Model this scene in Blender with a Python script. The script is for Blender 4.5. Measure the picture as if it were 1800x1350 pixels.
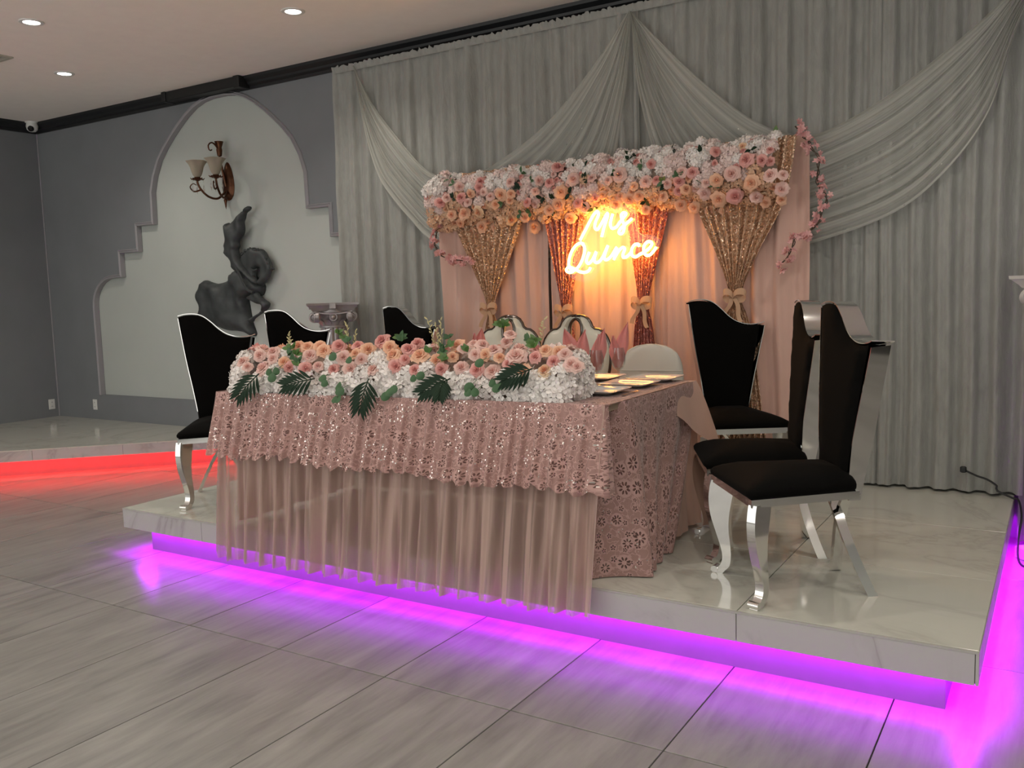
import bpy, math, random
from mathutils import Vector, Matrix, noise as mnoise
from mathutils.geometry import delaunay_2d_cdt

random.seed(7)
for o in list(bpy.data.objects):
    bpy.data.objects.remove(o, do_unlink=True)
scene = bpy.context.scene
COL = scene.collection
PI = math.pi

# ------------------------------------------------------------------ camera
cam_data = bpy.data.cameras.new('camera')
cam_data.sensor_width = 36.0
cam_data.lens = 31.04
cam_data.clip_start = 0.05
cam = bpy.data.objects.new('camera', cam_data)
cam.matrix_world = Matrix(((0.849231, -0.029893, 0.527175, 0.0),
                           (0.527244, 0.102187, -0.843547, 0.0),
                           (-0.028655, 0.994316, 0.102542, 1.585),
                           (0, 0, 0, 1)))
COL.objects.link(cam)
scene.camera = cam

# ------------------------------------------------------------------ world, exposure
WORLD_STRENGTH = 1.45
DOWNLIGHT_POWER = 48.0
NEON_STRENGTH = 40.0
PURPLE_STRENGTH = 128.0
RED_STRENGTH = 150.0
world = bpy.data.worlds.new('room_ambience')
scene.world = world
world.use_nodes = True
bgn = world.node_tree.nodes['Background']
bgn.inputs[0].default_value = (1.0, 0.985, 0.93, 1)
bgn.inputs[1].default_value = WORLD_STRENGTH
vs = scene.view_settings
vs.view_transform = 'Standard'
vs.look = 'None'
vs.gamma = 1.0
vs.use_curve_mapping = False
vs.exposure = 0.0
scene.cycles.use_denoising = True
scene.cycles.max_bounces = 8
scene.cycles.transparent_max_bounces = 24
scene.cycles.sample_clamp_indirect = 6.0

# ------------------------------------------------------------------ helpers
class MB:
    """Collects vertices, faces and uvs, then links them as ONE mesh object."""
    def __init__(self):
        self.v = []; self.f = []; self.uv = {}; self.tint = None
    def add(self, verts, faces, M=None):
        b = len(self.v)
        if M is None:
            self.v += [tuple(p) for p in verts]
        else:
            self.v += [tuple(M @ Vector(p)) for p in verts]
        self.f += [tuple(i + b for i in q) for q in faces]
        return b
    def box(self, x0, x1, y0, y1, z0, z1, M=None):
        vs_ = [(x0, y0, z0), (x1, y0, z0), (x1, y1, z0), (x0, y1, z0), (x0, y0, z1), (x1, y0, z1), (x1, y1, z1), (x0, y1, z1)]
        self.add(vs_, [(0, 3, 2, 1), (4, 5, 6, 7), (0, 1, 5, 4), (1, 2, 6, 5), (2, 3, 7, 6), (3, 0, 4, 7)], M)
    def bevbox(self, x0, x1, y0, y1, z0, z1, b, M=None):
        """box with chamfered vertical and top edges"""
        def ring(d, z):
            return [(x0 + d, y0, z), (x1 - d, y0, z), (x1, y0 + d, z), (x1, y1 - d, z), (x1 - d, y1, z), (x0 + d, y1, z), (x0, y1 - d, z), (x0, y0 + d, z)]
        def ring2(d, z):
            return [(x0 + 2 * d, y0 + d, z), (x1 - 2 * d, y0 + d, z), (x1 - d, y0 + 2 * d, z), (x1 - d, y1 - 2 * d, z), (x1 - 2 * d, y1 - d, z), (x0 + 2 * d, y1 - d, z), (x0 + d, y1 - 2 * d, z), (x0 + d, y0 + 2 * d, z)]
        rs = [ring2(b, z0), ring(b, z0 + b), ring(b, z1 - b), ring2(b, z1)]
        self.rings(rs, True, True, M)
    def rings(self, rs, cap0=False, cap1=False, M=None, closed=True):
        n = len(rs[0]); vs_ = [p for r in rs for p in r]; fs = []
        for k in range(len(rs) - 1):
            for i in range(n if closed else n - 1):
                j = (i + 1) % n
                fs.append((k * n + i, k * n + j, (k + 1) * n + j, (k + 1) * n + i))
        if cap0: fs.append(tuple(reversed(range(n))))
        if cap1: fs.append(tuple(range((len(rs) - 1) * n, len(rs) * n)))
        return self.add(vs_, fs, M)
    def lathe(self, prof, seg=24, M=None, cap0=False, cap1=False):
        self.rings([[(r * math.cos(2 * PI * i / seg), r * math.sin(2 * PI * i / seg), z) for i in range(seg)] for r, z in prof], cap0, cap1, M)
    def tube(self, pts, rad, seg=8, caps=True, M=None, closed=False):
        pts = [Vector(p) for p in pts]; n = len(pts)
        if not isinstance(rad, (list, tuple)): rad = [rad] * n
        T = []
        for i in range(n):
            if closed:
                t = pts[(i + 1) % n] - pts[i - 1]
            else:
                t = pts[min(i + 1, n - 1)] - pts[max(i - 1, 0)]
            T.append(t.normalized() if t.length > 1e-9 else Vector((0, 0, 1)))
        a = Vector((0, 0, 1)) if abs(T[0].z) < .9 else Vector((1, 0, 0))
        N = (a - T[0] * a.dot(T[0])).normalized()
        rs = []
        for i in range(n):
            N = (N - T[i] * N.dot(T[i]))
            N = N.normalized() if N.length > 1e-6 else T[i].orthogonal().normalized()
            B = T[i].cross(N)
            rs.append([tuple(pts[i] + (N * math.cos(2 * PI * k / seg) + B * math.sin(2 * PI * k / seg)) * rad[i]) for k in range(seg)])
        if closed: rs.append(rs[0])
        self.rings(rs, caps and not closed, caps and not closed, M)
    def grid(self, P, M=None, uv=None):
        """P[i][j] points"""
        n, m = len(P), len(P[0])
        fs = [(i * m + j, (i + 1) * m + j, (i + 1) * m + j + 1, i * m + j + 1) for i in range(n - 1) for j in range(m - 1)]
        b = self.add([p for r in P for p in r], fs, M)
        if uv:
            for i in range(n):
                for j in range(m):
                    self.uv[b + i * m + j] = uv[i][j]
        return b
    def strip(self, path, W, t, M=None):
        """flat bar: path of (centre, width vector, thickness vector)"""
        rs = []
        for c, w, h in path:
            c = Vector(c); w = Vector(w); h = Vector(h)
            rs.append([tuple(c - w - h), tuple(c + w - h), tuple(c + w + h), tuple(c - w + h)])
        self.rings(rs, True, True, M)
    def mesh(self, name, smooth=True, angle=40):
        me = bpy.data.meshes.new(name)
        me.from_pydata(self.v, [], self.f)
        if self.uv:
            l = me.uv_layers.new(name='UVMap')
            for lp in me.loops:
                l.data[lp.index].uv = self.uv.get(lp.vertex_index, (0, 0))
        if self.tint:
            a = me.attributes.new('tint', 'FLOAT', 'POINT')
            a.data.foreach_set('value', self.tint)
        me.polygons.foreach_set('use_smooth', [smooth] * len(me.polygons))
        me.update()
        if smooth and angle < 180:
            try: me.set_sharp_from_angle(angle=math.radians(angle))
            except Exception: pass
        return me
    def build(self, name, m, parent=None, smooth=True, angle=40, loc=None):
        me = self.mesh(name, smooth, angle)
        return link(name, me, m, parent, loc)

def link(name, me, m=None, parent=None, loc=None):
    o = bpy.data.objects.new(name, me)
    COL.objects.link(o)
    if m is not None and (len(me.materials) == 0): me.materials.append(m)
    if parent is not None: o.parent = parent
    if loc is not None: o.location = loc
    return o
def thing(name, label, cat, loc=(0, 0, 0), rz=0.0, group=None):
    o = bpy.data.objects.new(name, None); COL.objects.link(o)
    o.empty_display_size = .05
    o.location = loc; o.rotation_euler = (0, 0, rz); o['label'] = label; o['category'] = cat
    if group: o['group'] = group
    return o
def tag(o, label, cat, group=None):
    o['label'] = label; o['category'] = cat
    if group: o['group'] = group
    return o
def struct(o, label=None):
    o['kind'] = 'structure'
    if label: o['label'] = label
    return o
KIDS = {}
def copy_tree(o, parent=None):
    c = o.copy(); COL.objects.link(c); c.parent = parent
    for ch in list(o.children): copy_tree(ch, c)
    return c
def lerp(a, b, t): return a + (b - a) * t
def catmull(pts, n, closed=False):
    """n points evenly along a smooth curve through pts"""
    P = [Vector(p) if len(p) == 3 else Vector((p[0], p[1], 0)) for p in pts]
    if closed: ext = [P[-1]] + P + [P[0], P[1]]
    else: ext = [P[0] * 2 - P[1]] + P + [P[-1] * 2 - P[-2]]
    out = []
    for i in range(1, len(ext) - 2):
        a, b, c, d = ext[i - 1], ext[i], ext[i + 1], ext[i + 2]
        for k in range(12):
            t = k / 12
            out.append(.5 * ((2 * b) + (c - a) * t + (2 * a - 5 * b + 4 * c - d) * t * t + (3 * b - a - 3 * c + d) * t ** 3))
    out.append(ext[-2].copy())
    L = [0]
    for i in range(1, len(out)): L.append(L[-1] + (out[i] - out[i - 1]).length)
    res = []; k = 0
    for i in range(n):
        s = L[-1] * i / (n - 1)
        while k < len(L) - 2 and L[k + 1] < s: k += 1
        d = L[k + 1] - L[k]
        res.append(out[k].lerp(out[k + 1], (s - L[k]) / d if d > 1e-9 else 0))
    return res
def inside(p, poly):
    x, y = p; c = False; j = len(poly) - 1
    for i in range(len(poly)):
        xi, yi = poly[i]; xj, yj = poly[j]
        if (yi > y) != (yj > y) and x < (xj - xi) * (y - yi) / (yj - yi) + xi: c = not c
        j = i
    return c
def edge_dist(p, loops):
    best = 9.0
    for poly in loops:
        for i in range(len(poly)):
            ax, ay = poly[i - 1]; bx, by = poly[i]
            dx, dy = bx - ax, by - ay; l2 = dx * dx + dy * dy
            t = 0 if l2 < 1e-12 else max(0, min(1, ((p[0] - ax) * dx + (p[1] - ay) * dy) / l2))
            best = min(best, math.hypot(p[0] - ax - dx * t, p[1] - ay - dy * t))
    return best
def inflated(mb, loops, step, height, to3d, back=0.0, power=.5, soft=None):
    """solid cushion over a polygon (loops[0] outer, rest holes): flat back, domed front"""
    pts = []; edges = []
    for poly in loops:
        b = len(pts)
        pts += [Vector(p) for p in poly]
        edges += [(b + i, b + (i + 1) % len(poly)) for i in range(len(poly))]
    nb = len(pts)
    xs = [p[0] for p in loops[0]]; ys = [p[1] for p in loops[0]]
    y = min(ys) + step * .5; row = 0
    while y < max(ys):
        x = min(xs) + step * (.25 if row % 2 else .75)
        while x < max(xs):
            if inside((x, y), loops[0]) and not any(inside((x, y), h) for h in loops[1:]) and edge_dist((x, y), loops) > step * .45:
                pts.append(Vector((x, y)))
            x += step
        y += step * .87; row += 1
    V, E_, F, *_ = delaunay_2d_cdt(pts, edges, [], 0, 1e-5)
    soft = soft or height * 1.6
    fr = []
    keep = []
    for f in F:
        cx = sum(V[i][0] for i in f) / 3; cy = sum(V[i][1] for i in f) / 3
        if inside((cx, cy), loops[0]) and not any(inside((cx, cy), h) for h in loops[1:]): keep.append(tuple(f))
    for p in V:
        d = edge_dist((p[0], p[1]), loops)
        t = min(1, d / soft)
        fr.append(height * (1 - (1 - t) ** 2) ** power if t < 1 else height)
    vs_ = [to3d(p[0], p[1], h) for p, h in zip(V, fr)] + [to3d(p[0], p[1], -back) for p in V]
    n = len(V)
    fs = list(keep) + [tuple(n + i for i in reversed(f)) for f in keep]
    cnt = {}
    for f in keep:
        for k in range(3):
            e = (f[k], f[(k + 1) % 3]); cnt[e] = 1
    for (a, b) in cnt:
        if (b, a) not in cnt: fs.append((b, a, a + n, b + n))
    mb.add(vs_, fs)

# ------------------------------------------------------------------ materials
def _nt(name):
    m = bpy.data.materials.new(name); m.use_nodes = True
    nt = m.node_tree
    return m, nt, nt.nodes['Principled BSDF'], nt.nodes['Material Output']
class G:
    """small node-graph helper"""
    def __init__(self, nt): self.nt = nt
    def n(self, t, **kw):
        nd = self.nt.nodes.new(t)
        for k, v in kw.items(): setattr(nd, k, v)
        return nd
    def put(self, sock, v):
        if hasattr(v, 'is_output'): self.nt.links.new(v, sock)
        else: sock.default_value = v
    def math(self, op, a, b=None, c=None):
        nd = self.n('ShaderNodeMath', operation=op)
        self.put(nd.inputs[0], a)
        if b is not None: self.put(nd.inputs[1], b)
        if c is not None: self.put(nd.inputs[2], c)
        return nd.outputs[0]
    def vmath(self, op, a, b=None, s=None):
        nd = self.n('ShaderNodeVectorMath', operation=op)
        self.put(nd.inputs[0], a)
        if b is not None: self.put(nd.inputs[1], b)
        if s is not None: self.put(nd.inputs['Scale'], s)
        return nd.outputs['Value'] if op in ('LENGTH', 'DOT_PRODUCT', 'DISTANCE') else nd.outputs[0]
    def mix(self, f, a, b, typ='MIX'):
        nd = self.n('ShaderNodeMix', data_type='RGBA', blend_type=typ)
        self.put(nd.inputs[0], f); self.put(nd.inputs[6], a); self.put(nd.inputs[7], b)
        return nd.outputs[2]
    def ramp(self, f, stops, interp='LINEAR'):
        nd = self.n('ShaderNodeValToRGB'); cr = nd.color_ramp; cr.interpolation = interp
        while len(cr.elements) < len(stops): cr.elements.new(.5)
        for e, (p, c) in zip(cr.elements, stops):
            e.position = p; e.color = c if len(c) == 4 else (*c, 1)
        self.put(nd.inputs[0], f)
        return nd.outputs[0]
    def noise(self, vec, scale, detail=3, rough=.55, dist=0):
        nd = self.n('ShaderNodeTexNoise')
        self.put(nd.inputs['Vector'], vec); nd.inputs['Scale'].default_value = scale
        nd.inputs['Detail'].default_value = detail; nd.inputs['Roughness'].default_value = rough
        nd.inputs['Distortion'].default_value = dist
        return nd.outputs[0]
    def coord(self, kind='Object'): return self.n('ShaderNodeTexCoord').outputs[kind]
    def scale(self, vec, s): 
        nd = self.n('ShaderNodeMapping'); self.put(nd.inputs[0], vec); nd.inputs['Scale'].default_value = s
        return nd.outputs[0]
    def bump(self, h, strength, dist=.01, normal=None):
        nd = self.n('ShaderNodeBump'); self.put(nd.inputs['Height'], h)
        nd.inputs['Strength'].default_value = strength; nd.inputs['Distance'].default_value = dist
        if normal is not None: self.put(nd.inputs['Normal'], normal)
        return nd.outputs[0]
def c4(c): return (c[0], c[1], c[2], 1)
def mat(name, color, rough=.5, metal=0.0, var=0.06, scale=8.0, bump=0.0, bscale=60, spec=.5, sheen=0, coat=0, stretch=None):
    m, nt, b, out = _nt(name); g = G(nt)
    co = g.coord()
    if stretch: co = g.scale(co, stretch)
    nz = g.noise(co, scale)
    col = g.mix(g.math('MULTIPLY', nz, 1.0), c4([max(0, x * (1 - var * 2)) for x in color]), c4([min(1, x * (1 + var * 2)) for x in color]))
    g.put(b.inputs['Base Color'], col)
    b.inputs['Roughness'].default_value = rough; b.inputs['Metallic'].default_value = metal
    b.inputs['Specular IOR Level'].default_value = spec
    if sheen:
        b.inputs['Sheen Weight'].default_value = sheen
    if coat: b.inputs['Coat Weight'].default_value = coat
    if bump:
        g.put(b.inputs['Normal'], g.bump(g.noise(co, bscale, 4), bump, .004))
    return m
def emit(name, color, strength):
    m, nt, b, out = _nt(name)
    b.inputs['Base Color'].default_value = (.8, .8, .8, 1)
    b.inputs['Emission Color'].default_value = c4(color); b.inputs['Emission Strength'].default_value = strength
    return m
def cloth(name, color, opacity=1.0, translucent=.25, crinkle=.0, cscale=(30, 30, 4), var=.05, sheen=.2, rough=.8, sparkle=0.0):
    """woven cloth: diffuse + translucent, optionally see-through"""
    m, nt, b, out = _nt(name); g = G(nt)
    co = g.coord('Object')
    nz = g.noise(g.scale(co, cscale), 1.0, 5, .6, .4)
    nz2 = g.noise(co, 2.3, 2)
    col = g.mix(nz, c4([x * (1 - var) for x in color]), c4([min(1, x * (1 + var)) for x in color]))
    col = g.mix(g.math('MULTIPLY', nz2, .35), col, c4([x * .8 for x in color]))
    nrm = g.bump(nz, crinkle, .02) if crinkle else None
    b.inputs['Roughness'].default_value = rough; b.inputs['Sheen Weight'].default_value = sheen
    b.inputs['Specular IOR Level'].default_value = .25
    g.put(b.inputs['Base Color'], col)
    if nrm is not None: g.put(b.inputs['Normal'], nrm)
    sh = b.outputs[0]
    if sparkle:
        vo = g.n('ShaderNodeTexVoronoi', feature='F1'); g.put(vo.inputs['Vector'], co); vo.inputs['Scale'].default_value = 55
        sep = g.n('ShaderNodeSeparateColor'); nt.links.new(vo.outputs['Color'], sep.inputs[0])
        k = g.math('MULTIPLY', g.math('GREATER_THAN', sep.outputs[0], 1 - sparkle), g.math('LESS_THAN', vo.outputs['Distance'], .22))
        gl = g.n('ShaderNodeBsdfGlossy'); gl.inputs['Roughness'].default_value = .25; gl.inputs[0].default_value = (1, .97, .9, 1)
        mx = g.n('ShaderNodeMixShader'); g.put(mx.inputs[0], k); nt.links.new(sh, mx.inputs[1]); nt.links.new(gl.outputs[0], mx.inputs[2]); sh = mx.outputs[0]
    if translucent:
        tr = g.n('ShaderNodeBsdfTranslucent'); g.put(tr.inputs[0], col)
        mx = g.n('ShaderNodeMixShader'); mx.inputs[0].default_value = translucent
        nt.links.new(sh, mx.inputs[1]); nt.links.new(tr.outputs[0], mx.inputs[2]); sh = mx.outputs[0]
    if opacity < 1:
        tp = g.n('ShaderNodeBsdfTransparent')
        mx = g.n('ShaderNodeMixShader'); mx.inputs[0].default_value = opacity
        nt.links.new(tp.outputs[0], mx.inputs[1]); nt.links.new(sh, mx.inputs[2]); sh = mx.outputs[0]
    nt.links.new(sh, out.inputs[0])
    return m
def sequin(name, color, dark):
    m, nt, b, out = _nt(name); g = G(nt)
    co = g.coord('UV')
    vo = g.n('ShaderNodeTexVoronoi', feature='F1', voronoi_dimensions='2D'); g.put(vo.inputs['Vector'], co); vo.inputs['Scale'].default_value = 120
    vo.inputs['Randomness'].default_value = .5
    geo = g.n('ShaderNodeNewGeometry')
    off = g.vmath('SUBTRACT', vo.outputs['Color'], (.5, .5, .5))
    nrm = g.vmath('NORMALIZE', g.vmath('ADD', geo.outputs['Normal'], g.vmath('SCALE', off, s=1.7)))
    sep = g.n('ShaderNodeSeparateColor'); nt.links.new(vo.outputs['Color'], sep.inputs[0])
    col = g.mix(sep.outputs[1], c4(dark), c4(color))
    g.put(b.inputs['Base Color'], col); b.inputs['Metallic'].default_value = .5; b.inputs['Roughness'].default_value = .2
    g.put(b.inputs['Normal'], nrm)
    return m
def lace(name, net, thread, hole, cell=.115, sparkle=.10, opacity=.95):
    """embroidered lace on net, in UV metres: eyelet flowers, vines, small sequins"""
    m, nt, b, out = _nt(name); g = G(nt)
    uv = g.coord('UV')
    warp = g.vmath('SCALE', g.vmath('SUBTRACT', g.n('ShaderNodeTexNoise').outputs[1], (.5, .5, .5)), s=.0)
    def flowers(cell_, rad, npet, seed, inner):
        vo = g.n('ShaderNodeTexVoronoi', feature='F1', voronoi_dimensions='2D')
        v = g.vmath('ADD', uv, (seed, seed * .37, 0)); g.put(vo.inputs['Vector'], v); vo.inputs['Scale'].default_value = 1 / cell_; vo.inputs['Randomness'].default_value = .65
        d = g.vmath('SUBTRACT', v, vo.outputs['Position'])
        r = g.vmath('LENGTH', d)
        sx = g.n('ShaderNodeSeparateXYZ'); nt.links.new(d, sx.inputs[0])
        sc = g.n('ShaderNodeSeparateColor'); nt.links.new(vo.outputs['Color'], sc.inputs[0])
        ang = g.math('ADD', g.math('ARCTAN2', sx.outputs[1], sx.outputs[0]), g.math('MULTIPLY', sc.outputs[0], 6.28))
        R = g.math('MULTIPLY', g.math('ADD', .65, g.math('MULTIPLY', sc.outputs[1], .55)), rad)
        cs = g.math('ABSOLUTE', g.math('COSINE', g.math('MULTIPLY', ang, npet / 2)))
        pet = g.math('MULTIPLY', g.math('POWER', cs, .6), R)
        hole_ = g.math('MULTIPLY', g.math('MULTIPLY', g.math('LESS_THAN', r, pet), g.math('GREATER_THAN', r, g.math('MULTIPLY', R, inner))), g.math('GREATER_THAN', cs, .55))
        thr = g.math('MULTIPLY', g.math('LESS_THAN', r, g.math('MULTIPLY', R, 1.35)), g.math('SUBTRACT', 1.0, hole_))
        return hole_, thr
    h1, t1 = flowers(cell, cell * .27, 8, 0.0, .38)
    h2, t2 = flowers(cell * .55, cell * .12, 5, 3.3, .25)
    hole_ = g.math('MAXIMUM', h1, h2)
    thr = g.math('MAXIMUM', t1, g.math('MULTIPLY', t2, .8))
    ve = g.n('ShaderNodeTexVoronoi', feature='DISTANCE_TO_EDGE', voronoi_dimensions='2D')
    dn = g.n('ShaderNodeTexNoise'); g.put(dn.inputs['Vector'], uv); dn.inputs['Scale'].default_value = 14
    dv = g.vmath('ADD', uv, g.vmath('SCALE', g.vmath('SUBTRACT', dn.outputs[1], (.5, .5, .5)), s=.05))
    g.put(ve.inputs['Vector'], dv); ve.inputs['Scale'].default_value = 1 / (cell * .42)
    vn = g.noise(dv, 2.6 / cell, 2, .5)
    vine = g.math('LESS_THAN', g.math('ABSOLUTE', g.math('SUBTRACT', vn, .5)), .022)
    thr = g.math('MAXIMUM', thr, g.math('MULTIPLY', vine, .9))
    fine = g.n('ShaderNodeTexNoise'); g.put(fine.inputs['Vector'], uv); fine.inputs['Scale'].default_value = 160
    col = g.mix(thr, c4(net), c4(thread))
    col = g.mix(g.math('MULTIPLY', fine.outputs[0], .35), col, c4([x * .75 for x in net]))
    col = g.mix(hole_, col, c4(hole))
    g.put(b.inputs['Base Color'], col); b.inputs['Roughness'].default_value = .7; b.inputs['Sheen Weight'].default_value = .2
    g.put(b.inputs['Normal'], g.bump(g.math('SUBTRACT', thr, g.math('MULTIPLY', hole_, 1.5)), .5, .004))
    vs_ = g.n('ShaderNodeTexVoronoi', feature='F1', voronoi_dimensions='2D'); g.put(vs_.inputs['Vector'], uv); vs_.inputs['Scale'].default_value = 120
    sep = g.n('ShaderNodeSeparateColor'); nt.links.new(vs_.outputs['Color'], sep.inputs[0])
    area = g.math('GREATER_THAN', g.noise(uv, 9.0, 2), .53)
    k = g.math('MULTIPLY', g.math('MULTIPLY', g.math('GREATER_THAN', sep.outputs[0], 1 - sparkle), g.math('LESS_THAN', vs_.outputs['Distance'], .45)), area)
    gl = g.n('ShaderNodeBsdfGlossy'); gl.inputs['Roughness'].default_value = .22; gl.inputs[0].default_value = (1, .9, .86, 1)
    geo = g.n('ShaderNodeNewGeometry')
    nrm = g.vmath('NORMALIZE', g.vmath('ADD', geo.outputs['Normal'], g.vmath('SCALE', g.vmath('SUBTRACT', vs_.outputs['Color'], (.5, .5, .5)), s=.9)))
    g.put(gl.inputs['Normal'], nrm)
    mx = g.n('ShaderNodeMixShader'); g.put(mx.inputs[0], k); nt.links.new(b.outputs[0], mx.inputs[1]); nt.links.new(gl.outputs[0], mx.inputs[2])
    tp = g.n('ShaderNodeBsdfTransparent'); mo = g.n('ShaderNodeMixShader')
    op = g.math('SUBTRACT', opacity, g.math('MULTIPLY', hole_, .45))
    g.put(mo.inputs[0], op); nt.links.new(tp.outputs[0], mo.inputs[1]); nt.links.new(mx.outputs[0], mo.inputs[2])
    nt.links.new(mo.outputs[0], out.inputs[0])
    return m
def petal(name, outer, inner, trans=.3):
    m, nt, b, out = _nt(name); g = G(nt)
    at = g.n('ShaderNodeAttribute'); at.attribute_name = 'tint'
    oi = g.n('ShaderNodeObjectInfo')
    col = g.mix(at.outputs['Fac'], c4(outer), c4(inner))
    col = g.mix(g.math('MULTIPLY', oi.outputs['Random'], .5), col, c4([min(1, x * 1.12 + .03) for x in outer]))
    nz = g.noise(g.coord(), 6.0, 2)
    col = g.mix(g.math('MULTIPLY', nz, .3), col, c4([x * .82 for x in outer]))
    g.put(b.inputs['Base Color'], col); b.inputs['Roughness'].default_value = .65; b.inputs['Sheen Weight'].default_value = .15
    b.inputs['Specular IOR Level'].default_value = .25
    tr = g.n('ShaderNodeBsdfTranslucent'); g.put(tr.inputs[0], col)
    mx = g.n('ShaderNodeMixShader'); mx.inputs[0].default_value = trans
    nt.links.new(b.outputs[0], mx.inputs[1]); nt.links.new(tr.outputs[0], mx.inputs[2]); nt.links.new(mx.outputs[0], out.inputs[0])
    return m
def marble(name, base, vein, rough=.12, veinw=.5, scale=1.1):
    m, nt, b, out = _nt(name); g = G(nt)
    geo = g.n('ShaderNodeNewGeometry'); oi = g.n('ShaderNodeObjectInfo')
    p = g.vmath('ADD', geo.outputs['Position'], g.vmath('SCALE', oi.outputs['Location'], s=1.7))
    n1 = g.noise(p, scale, 6, .6, 1.4)
    v1 = g.math('ABSOLUTE', g.math('SUBTRACT', n1, .5))
    vein_ = g.ramp(v1, [(0.0, (1, 1, 1)), (.018, (.35, .35, .35)), (.06, (0, 0, 0))])
    cloud = g.noise(p, scale * 1.7, 4, .6)
    col = g.mix(g.math('MULTIPLY', vein_, veinw), c4(base), c4(vein))
    col = g.mix(g.math('MULTIPLY', cloud, .28), col, c4([x * .72 for x in base]))
    g.put(b.inputs['Base Color'], col); b.inputs['Roughness'].default_value = rough
    b.inputs['Specular IOR Level'].default_value = .5
    return m
def streak_tile(name, a, bcol, rough):
    """grey stone-look floor tile with streaks along its length"""
    m, nt, b, out = _nt(name); g = G(nt)
    geo = g.n('ShaderNodeNewGeometry'); oi = g.n('ShaderNodeObjectInfo')
    p = g.vmath('ADD', geo.outputs['Position'], g.vmath('MULTIPLY', oi.outputs['Location'], (3.1, 0.7, 0)))
    n1 = g.noise(g.scale(p, (9, 1.3, 1)), 1.0, 6, .62, .6)
    n2 = g.noise(g.scale(p, (30, 3.2, 1)), 1.0, 4, .6)
    n3 = g.noise(p, 1.4, 3)
    f = g.math('ADD', g.math('MULTIPLY', n1, .55), g.math('ADD', g.math('MULTIPLY', n2, .25), g.math('MULTIPLY', n3, .2)))
    col = g.ramp(f, [(.34, bcol), (.5, [lerp(x, y, .55) for x, y in zip(bcol, a)]), (.66, a)])
    g.put(b.inputs['Base Color'], col)
    b.inputs['Roughness'].default_value = rough
    g.put(b.inputs['Normal'], g.bump(n2, .02, .003))
    return m
RIDER = [(-6.739,2.496),(-6.712,2.481),(-6.735,2.456),(-6.785,2.432),(-6.802,2.385),(-6.825,2.348),(-6.821,2.293),(-6.834,2.239),(-6.879,2.193),(-6.914,2.167),(-6.91,2.112),(-6.929,2.09),(-6.911,2.012),(-6.86,1.944),(-6.786,1.864),(-6.696,1.794),(-6.685,1.739),(-6.747,1.758),(-6.868,1.856),(-6.965,1.87),(-7.026,1.917),(-7.015,1.95),(-7.068,2.008),(-7.117,2.055),(-7.106,2.099),(-7.123,2.134),(-7.102,2.177),(-7.081,2.232),(-7.083,2.298),(-7.088,2.332),(-7.044,2.357),(-7.004,2.343),(-6.934,2.394),(-6.883,2.423),(-6.815,2.451),(-6.763,2.496)]
CAPE = [(-7.532,1.805),(-7.464,1.785),(-7.362,1.765),(-7.258,1.773),(-7.171,1.799),(-7.134,1.831),(-7.149,1.849),(-7.08,1.874),(-7.027,1.906),(-6.927,1.924),(-6.835,1.854),(-6.745,1.785),(-6.685,1.739),(-6.682,1.684),(-6.726,1.63),(-6.822,1.632),(-6.89,1.606),(-6.923,1.601),(-6.913,1.523),(-6.903,1.455),(-6.879,1.354),(-6.84,1.242),(-6.906,1.231),(-6.986,1.265),(-7.084,1.282),(-7.252,1.293),(-7.454,1.346),(-7.591,1.388),(-7.659,1.429),(-7.608,1.487),(-7.61,1.557),(-7.647,1.628),(-7.649,1.698),(-7.616,1.767),(-7.577,1.794)]
HORSE = [(-6.912,2.001),(-6.884,2.044),(-6.799,2.089),(-6.734,2.1),(-6.687,2.084),(-6.617,2.077),(-6.565,2.04),(-6.538,1.995),(-6.503,1.94),(-6.491,1.901),(-6.462,1.875),(-6.501,1.869),(-6.528,1.822),(-6.571,1.779),(-6.605,1.748),(-6.639,1.721),(-6.685,1.734),(-6.706,1.767),(-6.664,1.799),(-6.652,1.848),(-6.648,1.891),(-6.687,1.904),(-6.713,1.883),(-6.726,1.817),(-6.715,1.762),(-6.805,1.831),(-6.894,1.923)]
FORELEG = [(-6.889,1.612),(-6.821,1.644),(-6.723,1.663),(-6.687,1.624),(-6.619,1.584),(-6.566,1.556),(-6.586,1.507),(-6.66,1.464),(-6.744,1.426),(-6.794,1.398),(-6.813,1.371),(-6.862,1.365),(-6.868,1.388),(-6.825,1.421),(-6.758,1.443),(-6.683,1.48),(-6.648,1.519),(-6.67,1.541),(-6.749,1.553),(-6.827,1.583)]
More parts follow.
